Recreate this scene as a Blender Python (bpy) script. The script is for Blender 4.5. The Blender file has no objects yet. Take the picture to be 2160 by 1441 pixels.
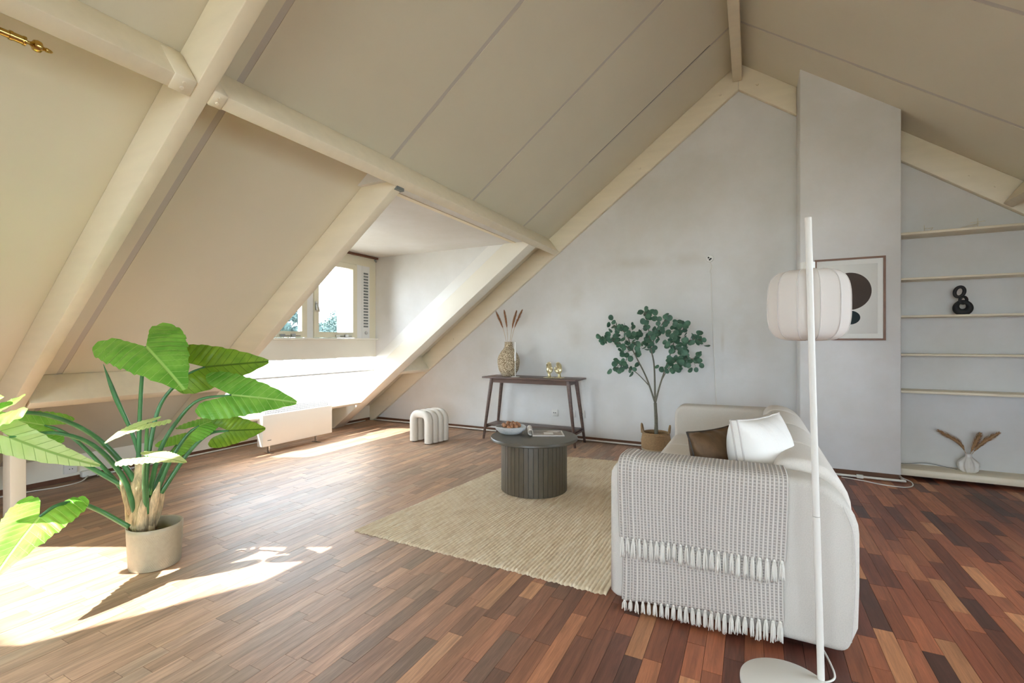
import bpy, bmesh, math, random
from mathutils import Vector, Matrix, noise as mnoise
random.seed(7)
S = bpy.context.scene
COL = S.collection
PI = math.pi

# ------------------------------------------------------------------ camera
cam_d = bpy.data.cameras.new('camera'); cam = bpy.data.objects.new('camera', cam_d); COL.objects.link(cam)
YAW = math.atan(504/988)
cam.location = (0, 0, 1.25); cam.rotation_euler = (PI/2, 0, YAW)
cam_d.sensor_fit = 'HORIZONTAL'; cam_d.sensor_width = 36; cam_d.lens = 988/2160*36
cam_d.clip_start = 0.05; cam_d.clip_end = 400
S.camera = cam

# ------------------------------------------------------------------ sky, sun, exposure
world = bpy.data.worlds.new('sky'); S.world = world; world.use_nodes = True
bg = world.node_tree.nodes['Background']
bg.inputs[0].default_value = (0.72, 0.86, 1.0, 1); bg.inputs[1].default_value = 6.2
SUN = Vector((0.507, 1.0, -1.12)).normalized()
sd = bpy.data.lights.new('sun', 'SUN'); sd.energy = 11.5; sd.angle = math.radians(0.6); sd.color = (1.0, 0.97, 0.93)
sun = bpy.data.objects.new('sun', sd); COL.objects.link(sun)
sun.rotation_euler = SUN.to_track_quat('-Z', 'Y').to_euler(); sun.location = (-10, -14, 16)
S.view_settings.view_transform = 'Standard'; S.view_settings.look = 'None'
S.view_settings.gamma = 1.0; S.view_settings.use_curve_mapping = False
S.view_settings.exposure = 1.08
S.cycles.max_bounces = 7; S.cycles.diffuse_bounces = 5; S.cycles.glossy_bounces = 3; S.cycles.use_adaptive_sampling = True; S.cycles.adaptive_threshold = 0.13; S.cycles.adaptive_min_samples = 16; S.cycles.transparent_max_bounces = 16
S.cycles.sample_clamp_indirect = 8.0; S.cycles.use_denoising = True
S.cycles.caustics_reflective = False; S.cycles.caustics_refractive = False
def portal(loc, rot, sx, sy):
    d = bpy.data.lights.new('sky_portal', 'AREA'); d.shape = 'RECTANGLE'; d.size = sx; d.size_y = sy
    d.cycles.is_portal = True
    o = bpy.data.objects.new('sky_portal', d); COL.objects.link(o); o.location = loc; o.rotation_euler = rot
SLL, SLR = 0.7607, 0.729                      # roof pitch left and right
XR, ZR_C, ZR_B = -0.12, 4.263, 3.978          # ridge line: panel plane, rafter underside
def zc(x): return ZR_C - SLL*(XR-x) if x <= XR else ZR_C - SLR*(x-XR)
def zb(x): return ZR_B - SLL*(XR-x) if x <= XR else ZR_B - SLR*(x-XR)
AL = math.atan(SLL)
portal((-4.66, 3.6, 1.75), (0, -PI/2, 0), 0.9, 1.7)                       # far dormer window
portal((-3.78, -.21, zc(-3.78)+.14), (0, -AL, 0), 2.0, 1.0)               # roof window
portal((4.47, 2.07, 1.49), (0, PI/2, 0), 1.8, 3.3)                        # right dormer
portal((0.0, -3.72, 1.3), (PI/2, 0, 0), 4.1, 2.4)                        # window behind

# ------------------------------------------------------------------ helpers
def lin(c):
    return tuple(((v/255)/12.92 if v/255 <= .04045 else ((v/255+.055)/1.055)**2.4) for v in c)
def tag(o, label=None, cat=None, group=None, kind=None):
    if label: o['label'] = label
    if cat: o['category'] = cat
    if group: o['group'] = group
    if kind: o['kind'] = kind
    return o
def thing(name, loc, label, cat, group=None, kind=None):
    o = bpy.data.objects.new(name, None); COL.objects.link(o); o.location = loc
    o.empty_display_size = .1
    return tag(o, label, cat, group, kind)
def wloc(o):
    l = Vector(o.location)
    if o.parent: l = o.matrix_parent_inverse @ l; l = wloc_p(o.parent) + l
    return l
def wloc_p(o): return Vector(o['_w']) if '_w' in o else Vector(o.location)
def setparent(o, p, w):
    o.parent = p
    if p is not None:
        o.matrix_parent_inverse = Matrix.Translation(-WL.get(p.name, Vector(p.location)))
WL = {}
class MB:
    def __init__(s): s.v = []; s.f = []; s.uv = None; s.col = None
    def add(s, vs, fs):
        n = len(s.v); s.v += [tuple(q) for q in vs]; s.f += [tuple(i+n for i in q) for q in fs]; return s
    def box(s, a, b):
        x0, y0, z0 = a; x1, y1, z1 = b
        return s.add([(x0,y0,z0),(x1,y0,z0),(x1,y1,z0),(x0,y1,z0),(x0,y0,z1),(x1,y0,z1),(x1,y1,z1),(x0,y1,z1)],
                     [(0,3,2,1),(4,5,6,7),(0,1,5,4),(1,2,6,5),(2,3,7,6),(3,0,4,7)])
    def prism(s, poly, a0, a1, ax='Y'):
        n = len(poly)
        def P(p, a):
            return (p[0], a, p[1]) if ax == 'Y' else ((a, p[0], p[1]) if ax == 'X' else (p[0], p[1], a))
        vs = [P(p, a0) for p in poly]+[P(p, a1) for p in poly]
        fs = [tuple(range(n)), tuple(range(2*n-1, n-1, -1))]+[(i, i+n, (i+1) % n+n, (i+1) % n) for i in range(n)]
        return s.add(vs, fs)
    def tube(s, path, r, seg=10, cap=True, flat=1.0):
        path = [Vector(p) for p in path]; n = len(path)
        rs = r if isinstance(r, (list, tuple)) else [r]*n
        vs = []; up = None
        for i, p in enumerate(path):
            t = (path[min(i+1, n-1)]-path[max(i-1, 0)]).normalized()
            if up is None: up = Vector((0,0,1)) if abs(t.z) < .9 else Vector((1,0,0))
            x = t.cross(up).normalized(); y = x.cross(t).normalized(); up = y
            for k in range(seg):
                a = 2*PI*k/seg; vs.append(p+(x*math.cos(a)+y*math.sin(a)*flat)*rs[i])
        fs = []
        for i in range(n-1):
            for k in range(seg):
                k2 = (k+1) % seg; fs.append((i*seg+k, i*seg+k2, (i+1)*seg+k2, (i+1)*seg+k))
        if cap: fs += [tuple(range(seg-1, -1, -1)), tuple(range((n-1)*seg, n*seg))]
        return s.add(vs, fs)
    def lathe(s, prof, c=(0,0,0), seg=32, fn=None, caps=True):
        vs = []; n = len(prof)
        for (r, z) in prof:
            for k in range(seg):
                a = 2*PI*k/seg; rr = r*(fn(a, z) if fn else 1)
                vs.append((c[0]+rr*math.cos(a), c[1]+rr*math.sin(a), c[2]+z))
        fs = [(i*seg+k, i*seg+(k+1) % seg, (i+1)*seg+(k+1) % seg, (i+1)*seg+k) for i in range(n-1) for k in range(seg)]
        if caps: fs += [tuple(range(seg-1, -1, -1)), tuple(range((n-1)*seg, n*seg))]
        return s.add(vs, fs)
    def ball(s, c, r, seg=14, rings=9, M=None):
        r = r if isinstance(r, (list, tuple)) else (r, r, r)
        vs = [(0,0,-1)]; 
        for i in range(1, rings):
            t = -PI/2+PI*i/rings
            vs += [(math.cos(t)*math.cos(2*PI*k/seg), math.cos(t)*math.sin(2*PI*k/seg), math.sin(t)) for k in range(seg)]
        vs.append((0,0,1))
        fs = [(0, 1+(k+1) % seg, 1+k) for k in range(seg)]
        for i in range(rings-2):
            fs += [(1+i*seg+k, 1+i*seg+(k+1) % seg, 1+(i+1)*seg+(k+1) % seg, 1+(i+1)*seg+k) for k in range(seg)]
        L = len(vs)-1; b = 1+(rings-2)*seg
        fs += [(L, b+k, b+(k+1) % seg) for k in range(seg)]
        out = []
        for q in vs:
            p = Vector((q[0]*r[0], q[1]*r[1], q[2]*r[2]))
            if M is not None: p = M @ p
            out.append(p+Vector(c))
        return s.add(out, fs)
    def grid(s, fn, nu, nv):
        vs = [fn(i/nu, j/nv) for j in range(nv+1) for i in range(nu+1)]
        fs = [(j*(nu+1)+i, j*(nu+1)+i+1, (j+1)*(nu+1)+i+1, (j+1)*(nu+1)+i) for j in range(nv) for i in range(nu)]
        return s.add(vs, fs)
    def build(s, name, mat, parent=None, smooth=None, bevel=None, bseg=3, sub=0, recalc=True, kind=None, label=None):
        lo = [min(v[i] for v in s.v) for i in range(3)]; hi = [max(v[i] for v in s.v) for i in range(3)]
        o0 = Vector(((lo[0]+hi[0])/2, (lo[1]+hi[1])/2, lo[2]))
        me = bpy.data.meshes.new(name)
        me.from_pydata([Vector(v)-o0 for v in s.v], [], s.f)
        if recalc:
            b = bmesh.new(); b.from_mesh(me); bmesh.ops.recalc_face_normals(b, faces=b.faces); b.to_mesh(me); b.free()
        if s.uv is not None:
            ul = me.uv_layers.new(name='uv')
            for l in me.loops: ul.data[l.index].uv = s.uv[l.vertex_index]
        if s.col is not None:
            ca = me.color_attributes.new('tone', 'FLOAT_COLOR', 'POINT')
            for i, c in enumerate(s.col): ca.data[i].color = (c[0], c[1], c[2], 1)
        if smooth is not None:
            me.polygons.foreach_set('use_smooth', [True]*len(me.polygons))
            if smooth < 179: me.set_sharp_from_angle(angle=math.radians(smooth))
        me.materials.append(mat)
        o = bpy.data.objects.new(name, me); COL.objects.link(o)
        o.location = o0; WL[o.name] = o0.copy()
        if parent is not None: setparent(o, parent, o0)
        if bevel:
            m = o.modifiers.new('bevel', 'BEVEL'); m.width = bevel; m.segments = bseg; m.limit_method = 'ANGLE'; m.angle_limit = math.radians(40)
            me.polygons.foreach_set('use_smooth', [True]*len(me.polygons))
            m.harden_normals = False
        if sub:
            m = o.modifiers.new('sub', 'SUBSURF'); m.levels = sub; m.render_levels = sub
        if kind: o['kind'] = kind
        if label: o['label'] = label
        return o
def bez(pts, n=14):
    """Catmull-Rom through points"""
    P = [Vector(p) for p in pts]; P = [P[0]*2-P[1]]+P+[P[-1]*2-P[-2]]; out = []
    for i in range(1, len(P)-2):
        for k in range(n):
            t = k/n; a, b, c, d = P[i-1], P[i], P[i+1], P[i+2]
            out.append(.5*((2*b)+(c-a)*t+(2*a-5*b+4*c-d)*t*t+(3*b-a-3*c+d)*t**3))
    out.append(P[-2]); return out
def lerp(a, b, t): return a+(b-a)*t

# ------------------------------------------------------------------ materials
def nmat(name):
    m = bpy.data.materials.new(name); m.use_nodes = True
    nt = m.node_tree; return m, nt, nt.nodes['Principled BSDF']
def N(nt, t, **kw):
    n = nt.nodes.new(t)
    for k, v in kw.items():
        if k.startswith('i_'): n.inputs[k[2:].replace('_', ' ')].default_value = v
        else: setattr(n, k, v)
    return n
def simple(name, rgb, rough=.6, metal=0.0, var=0.0, vscale=6.0, bump=0.0, bscale=60.0, spec=.5, coat=0.0, trans=0.0, stretch=None):
    m, nt, b = nmat(name); c = lin(rgb)
    b.inputs['Base Color'].default_value = (*c, 1); b.inputs['Roughness'].default_value = rough
    b.inputs['Metallic'].default_value = metal; b.inputs['Specular IOR Level'].default_value = spec
    b.inputs['Coat Weight'].default_value = coat
    geo = N(nt, 'ShaderNodeNewGeometry'); vec = geo.outputs['Position']
    if stretch:
        mp = N(nt, 'ShaderNodeMapping'); mp.inputs['Scale'].default_value = stretch
        nt.links.new(vec, mp.inputs['Vector']); vec = mp.outputs[0]
    if var:
        no = N(nt, 'ShaderNodeTexNoise', i_Scale=vscale, i_Detail=5.0); nt.links.new(vec, no.inputs['Vector'])
        r = N(nt, 'ShaderNodeValToRGB')
        r.color_ramp.elements[0].position = .3; r.color_ramp.elements[1].position = .7
        r.color_ramp.elements[0].color = (*[q*(1-var) for q in c], 1); r.color_ramp.elements[1].color = (*[min(1, q*(1+var)) for q in c], 1)
        nt.links.new(no.outputs['Fac'], r.inputs[0]); nt.links.new(r.outputs[0], b.inputs['Base Color'])
    if bump:
        n2 = N(nt, 'ShaderNodeTexNoise', i_Scale=bscale, i_Detail=4.0); nt.links.new(vec, n2.inputs['Vector'])
        bp = N(nt, 'ShaderNodeBump', i_Strength=bump, i_Distance=.01); nt.links.new(n2.outputs['Fac'], bp.inputs['Height'])
        nt.links.new(bp.outputs[0], b.inputs['Normal'])
    if trans:
        tr = N(nt, 'ShaderNodeBsdfTranslucent'); tr.inputs[0].default_value = (*c, 1)
        mx = N(nt, 'ShaderNodeMixShader'); mx.inputs[0].default_value = trans
        out = nt.nodes['Material Output']
        nt.links.new(b.outputs[0], mx.inputs[1]); nt.links.new(tr.outputs[0], mx.inputs[2]); nt.links.new(mx.outputs[0], out.inputs[0])
    return m
M = {}
M['panel'] = simple('ceiling_panel_paint', (218, 210, 189), .55, var=.025, vscale=1.3, bump=.03, bscale=220)
M['joint'] = simple('grey_joint_strip', (196, 188, 178), .6)
M['beam'] = simple('cream_beam_paint', (234, 222, 196), .45, var=.03, vscale=3, bump=.04, bscale=40, stretch=(1, 6, 6))
M['beamw'] = simple('white_cream_paint', (236, 230, 214), .45, var=.02, vscale=3)
M['white'] = simple('white_paint', (232, 230, 224), .4)
M['cream_frame'] = simple('cream_window_paint', (228, 219, 192), .4)
M['roof'] = simple('roof_deck', (120, 100, 84), .9)
M['sub'] = simple('dark_subfloor', (38, 22, 15), .9)
M['brownskirt'] = simple('brown_skirting', (104, 66, 42), .6, var=.15, vscale=8)
M['pipe'] = simple('white_pipe', (220, 216, 206), .35)
M['plastic'] = simple('white_plastic', (228, 226, 220), .35)
M['dark'] = simple('dark_hole', (26, 26, 26), .7)
M['grey'] = simple('grey_slot', (120, 124, 120), .6)
M['steel'] = simple('steel', (190, 190, 188), .25, metal=1)
M['brass'] = simple('polished_brass', (206, 174, 100), .16, metal=1)
M['gold'] = simple('pale_gold', (216, 202, 160), .3, metal=.7, var=.2, vscale=40)
M['black'] = simple('matt_black_ceramic', (34, 35, 35), .65, bump=.1, bscale=200)
M['walnut'] = simple('walnut_wood', (96, 74, 64), .4, var=.28, vscale=9, stretch=(.5, 6, 6))
M['oliveblack'] = simple('olive_dark_wood', (88, 80, 66), .42, var=.16, vscale=14, stretch=(6, 6, .6))
M['olivetop'] = simple('dark_table_top', (84, 78, 66), .38, var=.06, vscale=14)
M['heater'] = simple('heater_enamel', (236, 231, 220), .35)
M['sofa'] = simple('sofa_linen', (206, 199, 188), .85, var=.06, vscale=240, bump=.35, bscale=520, spec=.2)
M['seat'] = simple('seat_linen', (218, 210, 199), .85, var=.05, vscale=240, bump=.3, bscale=420, spec=.2)
M['cushw'] = simple('white_cotton', (232, 227, 219), .8, bump=.15, bscale=60, spec=.2)
M['cushb'] = simple('brown_velvet', (98, 74, 50), .55, var=.2, vscale=30, bump=.15, bscale=160, spec=.3)
M['piping_dark'] = simple('dark_piping', (52, 42, 32), .7)
M['tassel'] = simple('cotton_fringe', (232, 226, 214), .9, bump=.5, bscale=400, spec=.1)
M['lampwhite'] = simple('lamp_powder_coat', (220, 215, 205), .42)
M['shade'] = simple('lamp_fabric', (232, 225, 217), .9, spec=.1, trans=.35)
M['shaderib'] = simple('shade_rib', (200, 192, 184), .7)
M['cable'] = simple('white_cable', (226, 222, 212), .45)
M['frame'] = simple('walnut_frame', (122, 88, 66), .45, var=.15, vscale=14)
M['paper'] = simple('print_paper', (233, 232, 225), .7)
M['mount'] = simple('print_mount', (232, 231, 224), .7)
M['shapeb'] = simple('print_brown', (74, 62, 54), .8)
M['shapeg'] = simple('print_green_black', (28, 44, 46), .8)
M['pot'] = simple('planter_taupe', (168, 158, 134), .45, var=.05, vscale=50)
M['soil'] = simple('soil', (48, 40, 36), .95)
M['barkplant'] = simple('fibrous_stump', (206, 182, 142), .85, var=.35, vscale=22, bump=.6, bscale=60, stretch=(3, 3, .7))
M['treebark'] = simple('grey_green_bark', (112, 108, 92), .75, var=.2, vscale=40)
M['twig'] = simple('twig', (116, 100, 86), .75)
M['basket'] = simple('seagrass_basket', (178, 144, 102), .8, var=.3, vscale=90, bump=.8, bscale=160, stretch=(1, 1, 3))
M['basketlow'] = simple('pale_basket_base', (206, 192, 166), .8, var=.12, vscale=90, bump=.7, bscale=160)
M['pampas'] = simple('dried_grass_plume', (158, 112, 78), .9, var=.3, vscale=90, spec=.1)
M['pampas2'] = simple('tan_grass_plume', (178, 142, 104), .9, var=.3, vscale=90, spec=.1)
M['stem'] = simple('dry_stem', (196, 172, 138), .8)
M['ceramicw'] = simple('white_ceramic', (226, 222, 214), .5, bump=.1, bscale=90)
M['bowl'] = simple('speckled_white_bowl', (216, 216, 214), .8, var=.12, vscale=120, bump=.7, bscale=190)
M['walnutshell'] = simple('walnut_shell', (170, 120, 84), .6, var=.3, vscale=60, bump=.7, bscale=120)
M['candle'] = simple('white_wax', (238, 236, 230), .45)
M['stool'] = simple('cream_boucle', (222, 214, 201), .9, bump=.3, bscale=300, spec=.15)
M['page'] = simple('magazine_page', (222, 216, 208), .5)
M['foliage'] = simple('tree_foliage', (66, 84, 80), .9, var=.4, vscale=3)
M['extwhite'] = simple('sun_overhang_white', (210, 208, 200), .9)
M['ground'] = simple('pale_ground', (158, 156, 146), .95, var=.2, vscale=.3)
M['brick'] = simple('sun_blocker_brick', (150, 92, 72), .9, var=.2, vscale=5)

# plaster wall with faint age stains
def plaster(name, rgb, stains=True):
    m, nt, b = nmat(name); c = lin(rgb); b.inputs['Roughness'].default_value = .75; b.inputs['Specular IOR Level'].default_value = .25
    g = N(nt, 'ShaderNodeNewGeometry')
    n1 = N(nt, 'ShaderNodeTexNoise', i_Scale=1.1, i_Detail=6.0, i_Roughness=.6); nt.links.new(g.outputs['Position'], n1.inputs['Vector'])
    r = N(nt, 'ShaderNodeValToRGB'); r.color_ramp.elements[0].position = .38; r.color_ramp.elements[1].position = .62
    r.color_ramp.elements[0].color = (c[0]*.90, c[1]*.885, c[2]*.85, 1); r.color_ramp.elements[1].color = (*c, 1)
    nt.links.new(n1.outputs['Fac'], r.inputs[0]); last = r.outputs[0]
    if stains:
        sx = N(nt, 'ShaderNodeSeparateXYZ'); nt.links.new(g.outputs['Position'], sx.inputs[0])
        def band(sock, c0, w):
            a = N(nt, 'ShaderNodeMath', operation='SUBTRACT'); a.inputs[1].default_value = c0; nt.links.new(sock, a.inputs[0])
            a2 = N(nt, 'ShaderNodeMath', operation='ABSOLUTE'); nt.links.new(a.outputs[0], a2.inputs[0])
            mr = N(nt, 'ShaderNodeMapRange'); mr.inputs['From Min'].default_value = 0; mr.inputs['From Max'].default_value = w
            mr.inputs['To Min'].default_value = 1; mr.inputs['To Max'].default_value = 0; mr.interpolation_type = 'SMOOTHSTEP'
            nt.links.new(a2.outputs[0], mr.inputs['Value']); return mr.outputs[0]
        def mul(a, b_):
            q = N(nt, 'ShaderNodeMath', operation='MULTIPLY'); nt.links.new(a, q.inputs[0]); nt.links.new(b_, q.inputs[1]); return q.outputs[0]
        def mx(a, b_):
            q = N(nt, 'ShaderNodeMath', operation='MAXIMUM'); nt.links.new(a, q.inputs[0]); nt.links.new(b_, q.inputs[1]); return q.outputs[0]
        # outline left behind by furniture that once stood at the wall
        t = mul(band(sx.outputs['Z'], 2.19, .11), band(sx.outputs['X'], -.95, 1.05))
        t = mx(t, mul(band(sx.outputs['X'], -1.98, .16), band(sx.outputs['Z'], 1.6, .75)))
        t = mx(t, mul(band(sx.outputs['X'], -.10, .16), band(sx.outputs['Z'], 1.4, .85)))
        t = mx(t, mul(band(sx.outputs['X'], -.28, .03), band(sx.outputs['Z'], 1.15, .5)))
        n3 = N(nt, 'ShaderNodeTexNoise', i_Scale=3.5, i_Detail=6.0); nt.links.new(g.outputs['Position'], n3.inputs['Vector'])
        r3 = N(nt, 'ShaderNodeMapRange'); r3.inputs['From Min'].default_value = .35; r3.inputs['From Max'].default_value = .7; nt.links.new(n3.outputs['Fac'], r3.inputs['Value'])
        t = mul(t, r3.outputs[0])
        k = N(nt, 'ShaderNodeMath', operation='MULTIPLY'); k.inputs[1].default_value = .30; nt.links.new(t, k.inputs[0])
        mixc = N(nt, 'ShaderNodeMixRGB'); mixc.inputs['Color2'].default_value = (*lin((176, 160, 128)), 1)
        nt.links.new(k.outputs[0], mixc.inputs['Fac']); nt.links.new(last, mixc.inputs['Color1']); last = mixc.outputs[0]
    nt.links.new(last, b.inputs['Base Color'])
    n2 = N(nt, 'ShaderNodeTexNoise', i_Scale=9.0, i_Detail=8.0); nt.links.new(g.outputs['Position'], n2.inputs['Vector'])
    bp = N(nt, 'ShaderNodeBump', i_Strength=.12, i_Distance=.02); nt.links.new(n2.outputs['Fac'], bp.inputs['Height']); nt.links.new(bp.outputs[0], b.inputs['Normal'])
    return m
M['wall'] = plaster('white_plaster_stained', (226, 225, 222))
M['wallplain'] = plaster('white_plaster', (228, 227, 225), False)

def plankmat():
    m, nt, b = nmat('varnished_merbau')
    at = N(nt, 'ShaderNodeAttribute', attribute_name='tone')
    g = N(nt, 'ShaderNodeNewGeometry')
    add = N(nt, 'ShaderNodeVectorMath', operation='MULTIPLY_ADD'); add.inputs[1].default_value = (37, 91, 53)
    nt.links.new(at.outputs['Color'], add.inputs[0]); nt.links.new(g.outputs['Position'], add.inputs[2])
    mp = N(nt, 'ShaderNodeMapping'); mp.inputs['Scale'].default_value = (26, 1.8, 1); nt.links.new(add.outputs[0], mp.inputs['Vector'])
    n1 = N(nt, 'ShaderNodeTexNoise', i_Scale=1.6, i_Detail=7.0, i_Roughness=.62, i_Distortion=.9); nt.links.new(mp.outputs[0], n1.inputs['Vector'])
    mp2 = N(nt, 'ShaderNodeMapping'); mp2.inputs['Scale'].default_value = (190, 7, 1); nt.links.new(add.outputs[0], mp2.inputs['Vector'])
    n2 = N(nt, 'ShaderNodeTexNoise', i_Scale=1.5, i_Detail=3.0); nt.links.new(mp2.outputs[0], n2.inputs['Vector'])
    mr = N(nt, 'ShaderNodeMapRange'); mr.inputs['From Min'].default_value = .25; mr.inputs['From Max'].default_value = .75; mr.inputs['To Min'].default_value = .62; mr.inputs['To Max'].default_value = 1.36
    nt.links.new(n1.outputs['Fac'], mr.inputs['Value'])
    mr2 = N(nt, 'ShaderNodeMapRange'); mr2.inputs['From Min'].default_value = .3; mr2.inputs['From Max'].default_value = .7; mr2.inputs['To Min'].default_value = .86; mr2.inputs['To Max'].default_value = 1.12
    nt.links.new(n2.outputs['Fac'], mr2.inputs['Value'])
    mu = N(nt, 'ShaderNodeMath', operation='MULTIPLY'); nt.links.new(mr.outputs[0], mu.inputs[0]); nt.links.new(mr2.outputs[0], mu.inputs[1])
    vm = N(nt, 'ShaderNodeVectorMath', operation='SCALE'); nt.links.new(at.outputs['Color'], vm.inputs[0]); nt.links.new(mu.outputs[0], vm.inputs['Scale'])
    nt.links.new(vm.outputs[0], b.inputs['Base Color'])
    n3 = N(nt, 'ShaderNodeTexNoise', i_Scale=2.2, i_Detail=4.0); nt.links.new(g.outputs['Position'], n3.inputs['Vector'])
    mr3 = N(nt, 'ShaderNodeMapRange'); mr3.inputs['To Min'].default_value = .38; mr3.inputs['To Max'].default_value = .54; nt.links.new(n3.outputs['Fac'], mr3.inputs['Value'])
    nt.links.new(mr3.outputs[0], b.inputs['Roughness'])
    bp = N(nt, 'ShaderNodeBump', i_Strength=.05, i_Distance=.004); nt.links.new(n1.outputs['Fac'], bp.inputs['Height']); nt.links.new(bp.outputs[0], b.inputs['Normal'])
    b.inputs['Specular IOR Level'].default_value = .55
    return m
M['plank'] = plankmat()

def glassmat(name, milky=0.0, tint=(1, 1, 1)):
    m = bpy.data.materials.new(name); m.use_nodes = True; nt = m.node_tree; nt.nodes.remove(nt.nodes['Principled BSDF'])
    out = nt.nodes['Material Output']
    tr = N(nt, 'ShaderNodeBsdfTransparent'); tr.inputs[0].default_value = (*tint, 1)
    gl = N(nt, 'ShaderNodeBsdfGlossy', i_Roughness=.02)
    lw = N(nt, 'ShaderNodeLayerWeight', i_Blend=.12)
    mx = N(nt, 'ShaderNodeMixShader'); nt.links.new(lw.outputs['Fresnel'], mx.inputs[0]); nt.links.new(tr.outputs[0], mx.inputs[1]); nt.links.new(gl.outputs[0], mx.inputs[2])
    last = mx
    if milky:
        tl = N(nt, 'ShaderNodeBsdfTranslucent'); tl.inputs[0].default_value = (.95, .96, .97, 1)
        m2 = N(nt, 'ShaderNodeMixShader'); m2.inputs[0].default_value = milky
        nt.links.new(mx.outputs[0], m2.inputs[1]); nt.links.new(tl.outputs[0], m2.inputs[2]); last = m2
    nt.links.new(last.outputs[0], out.inputs[0]); return m
M['glass'] = glassmat('window_glass')
M['milky'] = glassmat('milky_lower_glass', .16)

def rugmat():
    m, nt, b = nmat('braided_jute'); b.inputs['Roughness'].default_value = .95; b.inputs['Specular IOR Level'].default_value = .1
    g = N(nt, 'ShaderNodeNewGeometry')
    mp = N(nt, 'ShaderNodeMapping'); mp.inputs['Scale'].default_value = (45, 5, 1); nt.links.new(g.outputs['Position'], mp.inputs['Vector'])
    n1 = N(nt, 'ShaderNodeTexNoise', i_Scale=1.0, i_Detail=5.0, i_Roughness=.7); nt.links.new(mp.outputs[0], n1.inputs['Vector'])
    r = N(nt, 'ShaderNodeValToRGB'); e = r.color_ramp.elements
    e[0].position = .28; e[0].color = (*lin((208, 183, 150)), 1); e[1].position = .72; e[1].color = (*lin((250, 240, 220)), 1)
    q = e.new(.5); q.color = (*lin((234, 216, 186)), 1)
    nt.links.new(n1.outputs['Fac'], r.inputs[0]); nt.links.new(r.outputs[0], b.inputs['Base Color'])
    n2 = N(nt, 'ShaderNodeTexNoise', i_Scale=260.0, i_Detail=2.0); nt.links.new(g.outputs['Position'], n2.inputs['Vector'])
    bp = N(nt, 'ShaderNodeBump', i_Strength=.25, i_Distance=.004); nt.links.new(n2.outputs['Fac'], bp.inputs['Height']); nt.links.new(bp.outputs[0], b.inputs['Normal'])
    return m
M['rug'] = rugmat()

def throwmat():
    m, nt, b = nmat('waffle_knit'); b.inputs['Roughness'].default_value = .95; b.inputs['Specular IOR Level'].default_value = .1
    uv = N(nt, 'ShaderNodeUVMap', uv_map='uv'); sp = N(nt, 'ShaderNodeSeparateXYZ'); nt.links.new(uv.outputs[0], sp.inputs[0])
    def tri(sock, k, ph=0.0):
        a = N(nt, 'ShaderNodeMath', operation='MULTIPLY_ADD'); a.inputs[1].default_value = k; a.inputs[2].default_value = ph; nt.links.new(sock, a.inputs[0])
        s_ = N(nt, 'ShaderNodeMath', operation='SINE'); nt.links.new(a.outputs[0], s_.inputs[0])
        q = N(nt, 'ShaderNodeMath', operation='MULTIPLY_ADD'); q.inputs[1].default_value = .5; q.inputs[2].default_value = .5; nt.links.new(s_.outputs[0], q.inputs[0]); return q.outputs[0]
    u = tri(sp.outputs['X'], 2*PI/.0155); v = tri(sp.outputs['Y'], 2*PI/.0125)
    pw = N(nt, 'ShaderNodeMath', operation='POWER'); pw.inputs[1].default_value = 2.0; nt.links.new(u, pw.inputs[0])
    mul = N(nt, 'ShaderNodeMath', operation='MULTIPLY'); mul.inputs[1].default_value = .5; nt.links.new(v, mul.inputs[0])
    ad = N(nt, 'ShaderNodeMath', operation='MAXIMUM'); nt.links.new(pw.outputs[0], ad.inputs[0]); nt.links.new(mul.outputs[0], ad.inputs[1])
    r = N(nt, 'ShaderNodeValToRGB'); e = r.color_ramp.elements
    e[0].position = .12; e[0].color = (*lin((156, 148, 140)), 1); e[1].position = .75; e[1].color = (*lin((212, 204, 193)), 1)  # shade of the grooves put into the knit colour
    nt.links.new(ad.outputs[0], r.inputs[0])
    nt.links.new(r.outputs[0], b.inputs['Base Color'])
    bp = N(nt, 'ShaderNodeBump', i_Strength=.9, i_Distance=.004); nt.links.new(ad.outputs[0], bp.inputs['Height']); nt.links.new(bp.outputs[0], b.inputs['Normal'])
    return m
M['throw'] = throwmat()

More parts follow.
